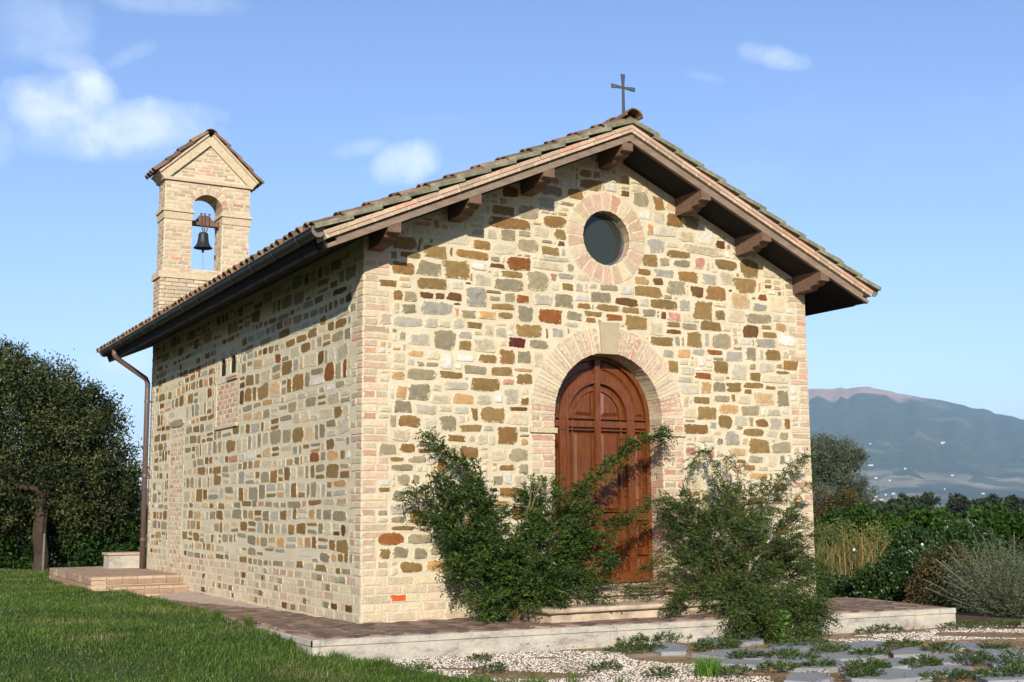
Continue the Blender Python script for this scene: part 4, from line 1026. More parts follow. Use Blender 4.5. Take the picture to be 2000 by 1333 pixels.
# entrance steps
steps = tag(empty('entrance_steps', (CX, -.6, 0)), 'two worn stone steps with rounded nosing below the arched door', 'steps')
def step(x0, x1, yf, z0, z1, nose=.045, th=.05):
    mb = MB(); mb.box((x0+nose, yf+nose, z0), (x1-nose, .02, z1-th)); st = mb.build('step', MATS['step_stone'], steps)
    mb = MB(); n = 26
    prof = [(0.0, -th), (-.010, -th+.008), (-.014, -th/2), (-.008, -.008), (.004, 0)]
    V = []; m_ = len(prof)
    path = [(x0, .015, -1, 0)]+[(x0, yf+.03, -1, -.3)]+[(x0+(x1-x0)*k/n, yf, 0, -1) for k in range(n+1)]+[(x1, yf+.03, 1, -.3), (x1, .015, 1, 0)]
    for (x, y, nx, ny) in path:
        w_ = rng.normal(0, .0025)
        for o, z in prof: V.append((x-nx*o+0, y-ny*(o+w_), z1+z+rng.normal(0, .0015)))
    F_ = []
    for i in range(len(path)-1):
        for k in range(m_-1): F_.append((i*m_+k, (i+1)*m_+k, (i+1)*m_+k+1, i*m_+k+1))
    F_.append(tuple(i*m_+m_-1 for i in range(len(path)))); F_.append(tuple(i*m_ for i in range(len(path)))[::-1])
    mb.add(V, F_); mb.build('tread', MATS['step_stone'], st)
step(1.62, 4.73, -1.15, -.01, .145); step(1.93, 4.42, -.80, .143, .27)
# side platform and steps
plat = tag(empty('side_platform', (-.7, 9, 0)), 'low brick platform with two steps beside the rear corner of the chapel', 'platform')
def brickbox(a, b, parent, name):
    mb = MB(); mb.box((a[0]+.01, a[1]+.01, a[2]), (b[0]-.002, b[1]-.01, b[2]-.04)); o = mb.build(name, MATS['mortar'], parent)
    bb = MB(); x = a[0]
    while x < b[0]-.02:
        l_ = rng.uniform(.2, .26); x2 = min(x+l_, b[0]); bb.box((x+.004, a[1]-.012, b[2]-.042), (x2-.004, a[1]+.22, b[2]), tint=rng.uniform(0, 1)); 
        h = b[2]-.05; 
        while h > a[2]: bb.box((x+.004-.1*(int(h*100) % 2), a[1]-.004, max(h-.065, a[2])), (x2-.004-.1*(int(h*100) % 2), a[1]+.05, h-.006), mi=rng.integers(0, 3), tint=rng.uniform(0, 1)); h -= .072
        x = x2
    y = a[1]+.225
    while y < b[1]-.02:
        y2 = min(y+.075, b[1]); x = a[0]-rng.uniform(0, .1)
        while x < b[0]-.02:
            x2 = min(x+rng.uniform(.22, .26), b[0]); bb.box((max(x, a[0]-.01)+.004, y+.003, b[2]-.035), (x2-.004, y2-.003, b[2]), mi=rng.integers(0, 3), tint=rng.uniform(0, 1)); x = x2
        y = y2
    y = a[1]
    while y < b[1]-.02:
        y2 = min(y+.25, b[1]); h = b[2]-.045
        while h > a[2]: bb.box((a[0]-.006, y+.004, max(h-.065, a[2])), (a[0]+.05, y2-.004, h-.006), mi=rng.integers(0, 3), tint=rng.uniform(0, 1)); h -= .072
        y = y2
    tag(bb.build('brickwork', [BRICK['5'], MATS['side_brick'], MATS['side_brick']], o), kind='stuff')
brickbox((-1.12, 6.95, -.3), (0, 7.3, .055), plat, 'step'); brickbox((-1.38, 7.302, -.3), (-.0, 11.2, .19), plat, 'deck')
mb = MB(); mb.box((-.02-.55, 10.15, .18), (-.03, 10.6, .42)); blk = mb.build('parapet_block', MATS['plinth_plaster'], plat); mb = MB(); mb.box((-.60, 10.12, .421), (-.01, 10.63, .46)); mb.build('coping', BRICK['5'], blk)

# ground sheet to the horizon
mb = MB(); rr = [0, 6, 14, 30, 80, 250, 900, 3000, 7000, 14000]; n = 48; V = [(0, 0, GZ-.02)]; F_ = []
for r_ in rr[1:]:
    V += [(r_*math.cos(2*math.pi*k/n), r_*math.sin(2*math.pi*k/n), GZ-.02) for k in range(n)]
for k in range(n): F_.append((0, 1+k, 1+(k+1) % n))
for i in range(len(rr)-2):
    for k in range(n): F_.append((1+i*n+k, 1+(i+1)*n+k, 1+(i+1)*n+(k+1) % n, 1+i*n+(k+1) % n))
mb.add(V, F_); tag(mb.build('ground', MATS['ground_soil'], center=False), kind='structure')
# lawn
def xb(y):
    return np.interp(y, [-12, -6, -3.4, -1.8, -1.31, -1.29, 12, 40], [1.6, .25, -.2, -.52, -.93, -1.02, -.97, -.97])
def lz(x, y):
    s = np.clip((y+2.6)/3.8, 0, 1); s = s*s*(3-2*s)
    return GZ+.0+s*.185 + .02*np.sin(x*1.3+y*.7)*np.sin(y*.9)*np.clip((xb(y)-x)*2, 0, 1)
ys = np.linspace(-16, 40, 113); ts = np.linspace(0, 1, 41)**1.7; V = []; F_ = []
for y in ys:
    for t_ in ts: x = xb(y)-t_*26; V.append((x, y, float(lz(x, y))-(.03 if t_ == 0 else 0)))
nn_ = len(ts)
for i in range(len(ys)-1):
    for k in range(nn_-1): F_.append((i*nn_+k, (i+1)*nn_+k, (i+1)*nn_+k+1, i*nn_+k+1)[::-1][::-1])
mb = MB(); mb.add(V, [f[::-1] for f in F_]); tag(mb.build('lawn', MATS['lawn_soil'], center=False, smooth=True), kind='structure')

def blades(P, h, w, lean, mat, name, tint, parent=None, curl=.5):
    """P Nx3 roots; h,w,lean arrays -> bent two-segment blades"""
    N = len(P); a = rng.uniform(0, 2*math.pi, N); b = rng.uniform(0, 2*math.pi, N)
    side = np.stack([np.cos(a), np.sin(a), np.zeros(N)], 1)*(w/2)[:, None]
    ld = np.stack([np.cos(b), np.sin(b), np.zeros(N)], 1)*(lean*h)[:, None]
    up = np.array((0, 0, 1.0))
    m1 = P+ld*.3+up*(h*.55)[:, None]; tip = P+ld*(1+curl)+up*(h*(1-.35*lean))[:, None]
    V = np.stack([P-side, P+side, m1+side*.8, m1-side*.8, tip], 1).reshape(-1, 3)
    base = np.arange(N)[:, None]*5
    fi = np.concatenate([base+np.array([[0, 1, 2, 3]]), base+np.array([[3, 2, 4]])], 1).ravel()
    sz = np.tile([4, 3], N)
    return np_mesh(name, V, fi, sz, np.repeat(tint, 5), mat, parent)
def scatter_visible(n, xr, yr, cond, zf, margin=260, power=1.0, dref=8):
    pts = []
    got = 0
    while got < n:
        x = rng.uniform(*xr, n*2); y = rng.uniform(*yr, n*2); k = cond(x, y); x, y = x[k], y[k]; z = zf(x, y)
        q = proj(np.stack([x, y, z], 1)); k = (q[:, 2] > 1.5) & (q[:, 0] > -margin) & (q[:, 0] < 2000+margin) & (q[:, 1] < 1333+margin*.8)
        k &= rng.random(len(k)) < np.clip((dref/np.maximum(q[:, 2], 1))**power, 0, 1)
        pts.append(np.stack([x[k], y[k], z[k]], 1)); got += k.sum()
        if len(pts) > 60: break
    return np.concatenate(pts)[:n]
edge_n = lambda x, y: .12*np.sin(y*5+x)+.09*np.sin(y*13.7)
P = scatter_visible(280000, (-12, 1.0), (-8, 19), lambda x, y: (x < xb(y)+edge_n(x, y)*(y < -1.2)+.02) & ~((x > -1.4) & (y > 6.9) & (y < 11.3)), lambda x, y: lz(x, y)-.01, margin=900, power=1.3)
N = len(P); patch = np.sin(P[:, 0]*1.7+.6)*np.sin(P[:, 1]*1.3)+np.sin(P[:, 0]*4.1+P[:, 1]*2.7)*.5
dist_ = np.linalg.norm(P-CAM, axis=1)
h = rng.uniform(.035, .075, N)*(1+.25*patch); near_wall = np.clip(1-np.abs(P[:, 0]-xb(P[:, 1]))/.22, 0, 1)*(P[:, 1] > -1.6); h *= 1+.7*near_wall*rng.random(N)
tag(blades(P, h, rng.uniform(.004, .008, N)*np.clip(dist_/9, .8, 2.2), rng.uniform(.1, .9, N), MATS['grass'], 'lawn_grass', np.clip(rng.normal(.5, .22, N)+.12*patch, 0, 1)), 'short green lawn grass beside the chapel', 'grass', kind='stuff')
# long tufts at the lawn edge
tu = [(518, 1240, .30), (560, 1238, .2), (480, 1222, .2), (700, 1275, .16), (640, 1262, .2), (730, 1290, .2), (790, 1300, .16), (180, 1150, .28), (600, 1255, .18), (760, 1285, .14), (850, 1310, .16), (440, 1210, .16)]
for u, v, hh in tu:
    g0 = on(2, -.12, u, v); n = 160; P = np.stack([g0[0]-.06+rng.normal(0, .05, n), g0[1]+rng.normal(0, .06, n), np.zeros(n)], 1); P[:, 2] = lz(P[:, 0], P[:, 1])-.02; P[:, 0] = np.minimum(P[:, 0], xb(P[:, 1])-.01)
    tag(blades(P, rng.uniform(.4, 1, n)*hh*.8, rng.uniform(.004, .007, n), rng.uniform(.1, .7, n), MATS['grass'], 'grass_tuft', rng.uniform(.1, .7, n)), 'taller grass tuft at the lawn edge beside the terrace', 'grass tuft', 'grass tufts along the lawn edge')

# gravel
def pebbles(P, s, name, mat, tint):
    N = len(P); oct_ = np.array([(1, 0, 0), (0, 1, 0), (-1, 0, 0), (0, -1, 0), (0, 0, .7), (0, 0, -.7)], float)
    a = rng.uniform(0, 2*math.pi, N); c, s_ = np.cos(a), np.sin(a)
    sc = s[:, None]*np.stack([rng.uniform(.7, 1.3, N), rng.uniform(.6, 1.1, N), rng.uniform(.4, .9, N)], 1)
    Q = oct_[None]*sc[:, None, :]*rng.uniform(.8, 1.2, (N, 6, 1)); X = Q[..., 0]*c[:, None]-Q[..., 1]*s_[:, None]; Y = Q[..., 0]*s_[:, None]+Q[..., 1]*c[:, None]
    V = np.stack([X, Y, Q[..., 2]], -1)+P[:, None, :]
    F0 = np.array([(0, 1, 4), (1, 2, 4), (2, 3, 4), (3, 0, 4), (1, 0, 5), (2, 1, 5), (3, 2, 5), (0, 3, 5)]).ravel()
    fi = (np.arange(N)[:, None]*6+F0[None]).ravel()
    return np_mesh(name, V.reshape(-1, 3), fi, np.full(N*8, 3), np.repeat(tint, 6), mat)
def gmask(x, y):
    n1 = np.sin(x*2.1+1)*np.sin(y*2.7)+.6*np.sin(x*5.3+y*3.1)+.4*np.sin(y*9+x*4)
    a = (x > xb(y)+.02) & (y < -1.45-.09*x) & (x < 1.9+.25*np.sin(y*3)) & (n1 > -.75)
    b = (x > 4.3) & (y > -3.9) & (y < -2.15) & (y > -2.2-.42*(x-3.4)) & (n1 > -.35)
    c = (x > xb(y)) & (y < -4.15-.12*x) & (x < 3.2) & (n1 > .1)
    return a | b | c
P = scatter_visible(21000, (-1.2, 8), (-7, -1.3), gmask, lambda x, y: np.full(len(x), GZ-.012), power=.6)
N = len(P); tag(pebbles(P, rng.uniform(.006, .017, N), 'gravel', MATS['pebble'], rng.beta(1.6, 1.2, N)), 'white gravel spread before the terrace', 'gravel', kind='stuff')
P = scatter_visible(5200, (-.6, 8.5), (-7, -1.3), lambda x, y: (x > xb(y)+.05) & (y < -1.45-.09*x) & (np.sin(x*1.7+2)*np.sin(y*2.3+1)+.5*np.sin(x*4.3-y*3.7) > -.35), lambda x, y: np.full(len(x), GZ-.008), power=.6)
N = len(P)
LIT = (P, N)
# flagstones
flags = tag(empty('flagstone_path', (3.4, -3.4, GZ)), 'path of irregular grey flagstones with weeds in the joints', kind='structure')
FS = """1262 1265 1300 1258 1345 1264 1340 1276 1290 1277|1345 1234 1430 1232 1500 1242 1490 1256 1420 1262 1365 1255|1350 1280 1400 1272 1448 1268 1500 1272 1490 1290 1420 1288|1500 1262 1560 1256 1620 1262 1612 1268 1540 1275|1500 1268 1570 1264 1590 1276 1575 1284 1505 1284|1380 1290 1495 1293 1480 1304 1400 1300|1490 1290 1560 1285 1640 1292 1662 1300 1620 1312 1530 1308|1582 1284 1640 1276 1700 1274 1735 1282 1690 1290 1620 1293|1620 1262 1700 1254 1740 1258 1722 1270 1640 1272|1735 1276 1780 1268 1830 1275 1800 1282 1750 1284|1798 1286 1850 1280 1905 1282 1890 1296 1840 1300|1690 1296 1750 1288 1800 1292 1780 1304 1720 1308|1640 1318 1720 1308 1800 1314 1822 1326 1740 1333 1660 1331|1780 1310 1850 1302 1905 1306 1880 1316 1810 1318|1900 1288 1960 1280 2010 1284 2020 1298 1940 1302|1880 1268 1940 1272 2010 1274 2020 1280 1930 1282|1850 1258 1910 1260 1960 1266 1900 1270 1845 1268|1900 1320 1960 1312 2030 1318 2020 1332 1930 1336|1540 1318 1600 1316 1630 1326 1590 1336 1530 1332|1860 1338 1960 1340 1990 1356 1880 1362|2030 1300 2110 1290 2160 1304 2100 1318|1660 1344 1760 1340 1800 1356 1700 1366|2030 1284 2100 1276 2160 1282 2100 1290"""
for line in FS.split('|'):
    q = list(map(float, line.split())); Q = [on(2, GZ, q[i], q[i+1])[:2] for i in range(0, len(q), 2)]
    A = sum(Q[i][0]*Q[(i+1) % len(Q)][1]-Q[(i+1) % len(Q)][0]*Q[i][1] for i in range(len(Q)))
    if A < 0: Q = Q[::-1]
    Q2 = []
    for i in range(len(Q)):
        a, b = np.array(Q[i]), np.array(Q[(i+1) % len(Q)])
        for t_ in (0, .33, .66): Q2.append(a+(b-a)*t_+rng.normal(0, .008, 2))
    Fp = Frame((0, 0, GZ), (1, 0, 0), (0, 1, 0), (0, 0, 1)); mb = MB(); piece(mb, Fp, Q2, rng.uniform(.012, .022), .008, .001, .03, inner=.8); mb.build('flagstone', MATS['flagstone'], flags)

# ================================================================== foliage tools
def leaf_mesh(name, P, A, Nn, ln, wd, tint, mat, parent=None, fold=.25):
    """rhombic folded leaves: P base, A axis, Nn normal"""
    A = A/np.linalg.norm(A, axis=1, keepdims=True); S = np.cross(A, Nn); S /= (np.linalg.norm(S, axis=1, keepdims=True)+1e-9); Nn = np.cross(S, A)
    ln = ln[:, None]; wd = wd[:, None]
    mid = P+A*ln*.45
    V = np.stack([P, mid+S*wd/2+Nn*wd*fold, P+A*ln, mid-S*wd/2+Nn*wd*fold], 1).reshape(-1, 3)
    b = np.arange(len(P))[:, None]*4
    fi = np.concatenate([b+np.array([[0, 1, 2]]), b+np.array([[0, 2, 3]])], 1).ravel()
    return np_mesh(name, V, fi, np.full(len(P)*2, 3), np.repeat(tint, 4), mat, parent)
def unit(n): v = rng.normal(0, 1, (n, 3)); return v/np.linalg.norm(v, axis=1, keepdims=True)
def norm(v): return v/(np.linalg.norm(v, axis=-1, keepdims=True)+1e-9)
def curve_pts(C, n):
    C = np.array(C, float); t = np.linspace(0, len(C)-1, n); i = np.clip(t.astype(int), 0, len(C)-2); f = (t-i)[:, None]
    c0, c1, c2, c3 = C[np.clip(i-1, 0, None)], C[i], C[i+1], C[np.clip(i+2, None, len(C)-1)]
    return .5*((2*c1)+(-c0+c2)*f+(2*c0-5*c1+4*c2-c3)*f**2+(-c0+3*c1-3*c2+c3)*f**3)
def twig_leaves(starts, dirs, lens, k, ll, lw, droop=.4):
    """pinnate sprays: k leaves along every twig"""
    N = len(starts); t = np.tile(np.linspace(.12, 1, k), (N, 1)); 
    up = np.array((0, 0, -1.0))
    Pp = starts[:, None]+dirs[:, None]*(t*lens[:, None])[..., None]+up*(droop*lens[:, None]*t**2)[..., None]
    ax = norm(dirs[:, None]+up*(2*droop*t)[..., None])
    sgn = np.where(np.arange(k) % 2 == 0, 1, -1)[None, :, None]
    side = norm(np.cross(ax, np.array((0, 0, 1.0))+rng.normal(0, .4, (N, 1, 3))))
    A = norm(ax*.7+side*sgn*.9+rng.normal(0, .25, (N, k, 3)))
    Nn = norm(np.array((0, 0, 1.0))+np.cross(ax, side)*.5+rng.normal(0, .5, (N, k, 3)))
    M_ = N*k
    return Pp.reshape(-1, 3), A.reshape(-1, 3), Nn.reshape(-1, 3), np.repeat(rng.normal(0, .24, N), k), (ll*rng.uniform(.65, 1.25, M_)), (lw*rng.uniform(.7, 1.2, M_))
def shrub(name, label, clumps, sprays, root, mat, ntw, group=None, ll=.042, lw=.017, k=9, tl=(.12, .34)):
    o = tag(empty(name, root), label, 'shrub', group)
    Pn, Dn = [], []
    tot = sum(c[2]*c[3]*c[5] for c in clumps); root = np.array(root)
    stems = MB()
    for u, v, ru, rv, y, dens in clumps:
        c = on(1, y, u, v); dist = np.linalg.norm(c-CAM); sx = ru/FPX*dist/.88; sz = rv/FPX*dist; sy = min(.5*(sx+sz), .5)
        n = int(ntw*ru*rv*dens/tot); nc = max(4, n//16); qc = unit(nc)*(rng.random((nc, 1))**.4); ki = rng.integers(0, nc, n); q = qc[ki]; p = c+q*np.array((sx, sy, sz))+rng.normal(0, .045, (n, 3))
        p[:, 1] = np.minimum(p[:, 1], -.06); p[:, 2] = np.maximum(p[:, 2], GZ+.03)
        d = norm(norm(p-(root+np.array((0, 0, -.2))))*1.0+q*.7+rng.normal(0, .3, (nc, 3))[ki]+rng.normal(0, .3, (n, 3))+np.array((0, -.15, .1)))
        Pn.append(p); Dn.append(d)
        stems.tube(curve_pts([root, root*.5+c*.5+rng.normal(0, .06, 3)+np.array((0, 0, .1)), c], 8), np.linspace(.016, .005, 8), 5)
        for _ in range(4):
            e = c+unit(1)[0]*np.array((sx, sy, sz))*.9; e[1] = min(e[1], -.05); e[2] = max(e[2], GZ+.05); stems.tube(curve_pts([c*.8+root*.2, (c+e)/2+rng.normal(0, .04, 3), e], 6), np.linspace(.007, .002, 6), 4)
    for pts, rad, dn in sprays:
        C = [on(1, y, u, v) for u, v, y in pts]; cp = curve_pts(C, 24); stems.tube(cp, np.linspace(.007, .002, 24), 4)
        seg = np.linalg.norm(np.diff(cp, axis=0), axis=1).sum(); n = int(seg*dn*60)
        i = rng.integers(0, 23, n); f = rng.random((n, 1)); p = cp[i]*(1-f)+cp[i+1]*f; tang = norm(cp[i+1]-cp[i])
        p = p+unit(n)*rad*rng.random((n, 1))*.6; p[:, 1] = np.minimum(p[:, 1], -.04)
        d = norm(tang*.8+unit(n)*.8+np.array((0, 0, .1))); Pn.append(p); Dn.append(d)
    P, D = np.concatenate(Pn), np.concatenate(Dn)
    p_, a_, n_, tt, l_, w_ = twig_leaves(P, D, rng.uniform(*tl, len(P))*.6, k, ll, lw)
    keep = (p_[:, 1] < -.015) & (p_[:, 2] > GZ)
    leaf_mesh('foliage', p_[keep], a_[keep], n_[keep], l_[keep], w_[keep], np.clip(.45+tt[keep]+rng.normal(0, .18, keep.sum()), 0, 1), mat, o)
    stems.build('stems', MATS['stem'], o); return o
shrub('flowering_shrub', 'dark green arching shrub left of the door with a long spray crossing it',
      [(1010, 1110, 115, 85, -.62, 1), (925, 1045, 70, 80, -.45, 1), (1085, 1010, 62, 78, -.5, 1), (1115, 1085, 58, 60, -.7, .9), (872, 985, 42, 50, -.35, .8), (995, 1175, 70, 28, -.65, 1.1), (1060, 1150, 85, 38, -.8, .9), (945, 1110, 60, 60, -.45, .9), (935, 1000, 32, 75, -.3, .6), (1170, 1110, 45, 36, -.85, .5), (1040, 960, 30, 30, -.45, .35)],
      [([(1080, 1030, -.55), (1130, 970, -.5), (1190, 905, -.45), (1245, 862, -.4), (1300, 845, -.35)], .11, 3.0), ([(935, 1000, -.35), (935, 930, -.3), (905, 900, -.28), (868, 885, -.25), (838, 852, -.22)], .09, 2.6), ([(900, 1000, -.4), (850, 955, -.35), (815, 960, -.3), (800, 965, -.28)], .06, 1.5), ([(930, 930, -.3), (945, 985, -.3), (940, 1040, -.35)], .07, 2.6), ([(1090, 1080, -.7), (1150, 1050, -.72), (1215, 1010, -.7)], .10, 1.6), ([(1060, 1150, -.8), (1130, 1155, -.95), (1180, 1165, -1.0)], .05, 2), ([(905, 1140, -.4), (935, 1180, -.5), (955, 1195, -.55)], .05, 2), ([(1120, 960, -.5), (1170, 925, -.45)], .08, 2)],
      (1.55, -.55, -.02), MATS['leaf_shrub'], 5200, 'arching shrubs against the facade')
shrub('flowering_shrub', 'feathery olive green shrub right of the door spilling over the terrace edge',
      [(1440, 1090, 115, 105, -.8, 1), (1510, 1150, 85, 78, -1.1, 1), (1385, 1040, 70, 66, -.6, 1), (1345, 1120, 48, 60, -.9, .8), (1455, 975, 55, 48, -.55, .8), (1535, 1050, 55, 60, -.8, .8), (1500, 1208, 85, 36, -2.0, 2.0), (1440, 1180, 60, 40, -1.5, 1.2), (1560, 1185, 42, 50, -1.95, 1.8), (1335, 1000, 46, 42, -.5, .8), (1318, 1185, 22, 44, -1.2, .5), (1570, 1110, 40, 62, -1.0, .6), (1270, 1140, 40, 30, -.95, .35), (1430, 1170, 60, 45, -1.1, .8), (1200, 1145, 30, 18, -1.0, .25)],
      [([(1430, 980, -.5), (1400, 915, -.4), (1375, 882, -.35), (1352, 905, -.33)], .08, 2.0), ([(1440, 960, -.5), (1440, 920, -.4), (1420, 895, -.35)], .08, 1.6), ([(1480, 990, -.6), (1530, 930, -.5), (1572, 893, -.45)], .07, 2.0), ([(1350, 1000, -.5), (1290, 975, -.55), (1235, 1005, -.6), (1185, 1045, -.65)], .11, 2.2), ([(1530, 1020, -.7), (1560, 970, -.6), (1590, 945, -.6)], .06, 1.0), ([(1560, 1060, -.8), (1610, 1040, -.8), (1640, 1050, -.8)], .07, 1.0), ([(1330, 1150, -1.0), (1310, 1200, -1.25), (1308, 1235, -1.4)], .05, 2), ([(1360, 1090, -.8), (1300, 1080, -.8), (1260, 1110, -.85)], .06, 1.4)],
      (4.35, -.75, -.02), MATS['leaf_shrub2'], 7800, 'arching shrubs against the facade', ll=.038, lw=.013, k=10)
# long bare shoot
mb = MB(); mb.tube(curve_pts([on(1, -.5, 1540, 930), on(1, -.5, 1580, 893), on(1, -.5, 1612, 872)], 8), np.linspace(.004, .0015, 8), 4)
mb.build('shoot', MATS['stem'], [o for o in bpy.data.objects if o.name == 'flowering_shrub.001'][0])
# weeds on gravel, plinth foot and between flags
def weed(u, v, rad, h, n, mat, name, label, group=None, z=GZ, flat=.5):
    c = on(2, z, u, v); r_ = rad/FPX*np.linalg.norm(c-CAM)
    a = rng.uniform(0, 2*math.pi, n); q = np.sqrt(rng.random(n)); P = np.stack([c[0]+np.cos(a)*q*r_, c[1]+np.sin(a)*q*r_*flat, np.full(n, z+.005)+rng.random(n)*h*(1-q**2)], 1)
    D = norm(np.stack([np.cos(a)*.7, np.sin(a)*.7, rng.uniform(.2, 1.2, n)], 1)); 
    p_, a_, n_, tt, l_, w_ = twig_leaves(P, D, np.full(n, h*.8+.02), 7, .028, .014, .2); k = p_[:, 2] > z
    o = tag(empty(name, (c[0], c[1], z)), label, 'weeds', group); leaf_mesh('leaves', p_[k], a_[k], n_[k], l_[k], w_[k], np.clip(.5+tt[k]+rng.normal(0, .15, k.sum()), 0, 1), mat, o)
g_ = 'weed patches round the terrace foot'
for u, v, r_, h, n in ((1040, 1262, 78, .13, 420), (1270, 1252, 95, .09, 420), (1400, 1268, 45, .07, 180), (1240, 1272, 60, .05, 160)):
    weed(u, v, r_, h, n, MATS['weed'], 'weed_patch', 'low green weeds creeping at the foot of the plaster terrace edge', g_)
for u, v, r_, h, n in ((1560, 1262, 60, .05, 120), (1625, 1276, 34, .08, 90), (1560, 1290, 40, .04, 60), (1700, 1282, 40, .05, 80), (1760, 1266, 40, .06, 90), (1690, 1308, 45, .06, 110), (1800, 1300, 40, .05, 90), (1900, 1296, 38, .08, 90), (1985, 1304, 20, .13, 80), (1960, 1322, 60, .05, 120), (1840, 1274, 40, .06, 80), (1600, 1305, 30, .05, 60), (1690, 1325, 35, .06, 80), (1530, 1283, 30, .05, 60), (1850, 1325, 50, .04, 80), (1460, 1286, 36, .05, 80), (1520, 1310, 40, .05, 70), (1940, 1270, 30, .05, 50)):
    weed(u, v, r_, h, n, MATS['weed'], 'weed_patch', 'low weeds growing in a joint between grey flagstones', 'weeds between the flagstones')
for u, v, r_, h, n in ((800, 1275, 26, .06, 60), (880, 1272, 20, .07, 50), (960, 1312, 30, .04, 40), (1180, 1310, 30, .05, 50), (1290, 1322, 24, .05, 40), (1640, 1226, 40, .06, 90), (1720, 1236, 50, .05, 90), (1810, 1218, 26, .1, 80), (1880, 1228, 50, .05, 90), (1960, 1225, 40, .05, 80), (940, 1290, 22, .03, 30), (1430, 1318, 36, .05, 60)):
    weed(u, v, r_, h, n, MATS['weed'], 'weed_patch', 'sparse weeds sprouting from the pale gravel', 'weeds in the gravel')
c = on(2, GZ, 1382, 1318); n = 500; P = np.stack([c[0]+rng.normal(0, .05, n), c[1]+rng.normal(0, .05, n), np.full(n, GZ)], 1)
tag(blades(P, rng.uniform(.08, .19, n), rng.uniform(.004, .007, n), rng.uniform(.1, .6, n), MATS['weed_bright'], 'bright_tuft', rng.uniform(0, 1, n)), 'bright green feathery tuft beside the flagstone path', 'plant')
for u, v, hh in ((1045, 1333, .13), (1118, 1333, .2), (1062, 1336, .1), (1215, 1333, .1), (1990, 1310, .14)):
    c = on(2, GZ, u, v); n = 26; P = np.stack([c[0]+rng.normal(0, .03, n), c[1]+rng.normal(0, .03, n), np.full(n, GZ-.01)], 1)
    tag(blades(P, rng.uniform(.5, 1, n)*hh, rng.uniform(.005, .009, n), rng.uniform(.1, .6, n), MATS['grass'], 'grass_tuft', rng.uniform(.2, .8, n)), 'thin tuft of grass growing out of the white gravel', 'grass tuft', 'grass tufts in the gravel')
# leafy bright sapling in front of the right shrub
c = on(2, GZ, 1517, 1252); n = 60; t_ = rng.random(n); P = np.stack([c[0]+rng.normal(0, .05, n), c[1]+rng.normal(0, .05, n), GZ+t_*.30], 1)
o = tag(empty('sapling', tuple(c)), 'bright green broad-leaved sapling below the feathery shrub', 'plant')
p_, a_, n_, tt, l_, w_ = twig_leaves(P, norm(unit(n)+np.array((0, -.3, .3))), np.full(n, .07), 4, .05, .032, .3); k = p_[:, 2] > GZ
leaf_mesh('leaves', p_[k], a_[k], n_[k], l_[k], w_[k], rng.uniform(0, 1, k.sum()), MATS['weed_bright'], o)
mb = MB(); mb.tube([c, c+np.array((0, 0, .3))], .004, 5); mb.build('stem', MATS['stem'], o)

P, N = LIT; P[:, 2] += rng.uniform(0, .03, N); AX = unit(N); AX[:, 2] *= .25
tag(leaf_mesh('leaf_litter', P, AX, norm(unit(N)*.5+np.array((0, 0, 1.))), rng.uniform(.02, .045, N), rng.uniform(.008, .018, N), rng.uniform(0, 1, N), MATS['leaf_litter']), 'dry brown leaf litter scattered over the gravel', 'leaf litter', kind='stuff')
# ------------------------------------------------------------------ trees, hedges, bushes
def crown(name, centers, sizes, nl, ll, lw, mat, parent, seed_out=.6, tint0=.45, shell=.35):
    Pn, An, Tn = [], [], []
    vol = np.array([s[0]*s[2] for s in sizes]); nn = (nl*vol/vol.sum()).astype(int)
    for c, s, n in zip(centers, sizes, nn):
        nc = max(6, n//70); q = unit(nc)*(shell+(1-shell)*rng.random((nc, 1))**.6); cc = np.array(c)+q*np.array(s)*rng.uniform(.82, 1.1, (nc, 1))
        k = rng.integers(0, nc, n); cs = .17*np.mean(s)+.05
        p = cc[k]+rng.normal(0, cs*.55, (n, 3)); Pn.append(p); An.append(norm(q[k]*seed_out+unit(n)+np.array((0, 0, .15)))); Tn.append(tint0+rng.normal(0, .2, nc)[k]+rng.normal(0, .14, n))
    P, A, Tt = np.concatenate(Pn), np.concatenate(An), np.concatenate(Tn); n = len(P)
    return leaf_mesh(name, P, A, norm(unit(n)+np.array((0, 0, .6))), ll*rng.uniform(.7, 1.3, n), lw*rng.uniform(.7, 1.2, n), np.clip(Tt, 0, 1), mat, parent)
def limb(mb, a, b, r0, r1, k=7, wob=.12):
    a, b = np.array(a, float), np.array(b, float); mid = [(a+(b-a)*t_+rng.normal(0, wob, 3)*math.sin(math.pi*t_)) for t_ in np.linspace(0, 1, 4)]; mid[0], mid[-1] = a, b
    mb.tube(curve_pts(mid, 9), np.linspace(r0, r1, 9), k)
# big evergreen oak by the lawn
oak = tag(empty('oak_tree', (-1.13, 14.25, 0)), 'large dark evergreen oak with a round crown beside the lawn', 'tree')
mb = MB(); limb(mb, (-1.13, 14.25, -.1), (-1.05, 14.6, 1.3), .15, .12)
tk = mb.build('trunk', MATS['bark'], oak)
mb = MB()
for e in ((-2.2, 15, 2.8), (-.4, 15.1, 3.1), (.3, 14.8, 2.3), (-1.3, 15.5, 3.6), (-1.8, 14.2, 2.2), (-.2, 16, 2.6)): limb(mb, (-1.05, 14.6, 1.25), e, .09, .025)
mb.build('limbs', MATS['bark'], oak)
cs_ = [(-1.55, 15.2, 3.15), (-2.9, 15.2, 2.9), (-.45, 15.1, 2.75), (.25, 15.1, 2.05), (-.9, 15.1, 1.75), (-2.3, 15.0, 1.9), (-1.2, 15.3, 3.85), (-.25, 15.2, 3.3), (-3.9, 15.3, 2.4), (-2.4, 15.3, 4.05), (.6, 15.2, 1.5), (-.3, 15.0, 1.35), (-1.6, 14.9, 1.3), (-1.9, 15.2, 4.3), (-2.9, 15.1, 1.3)]
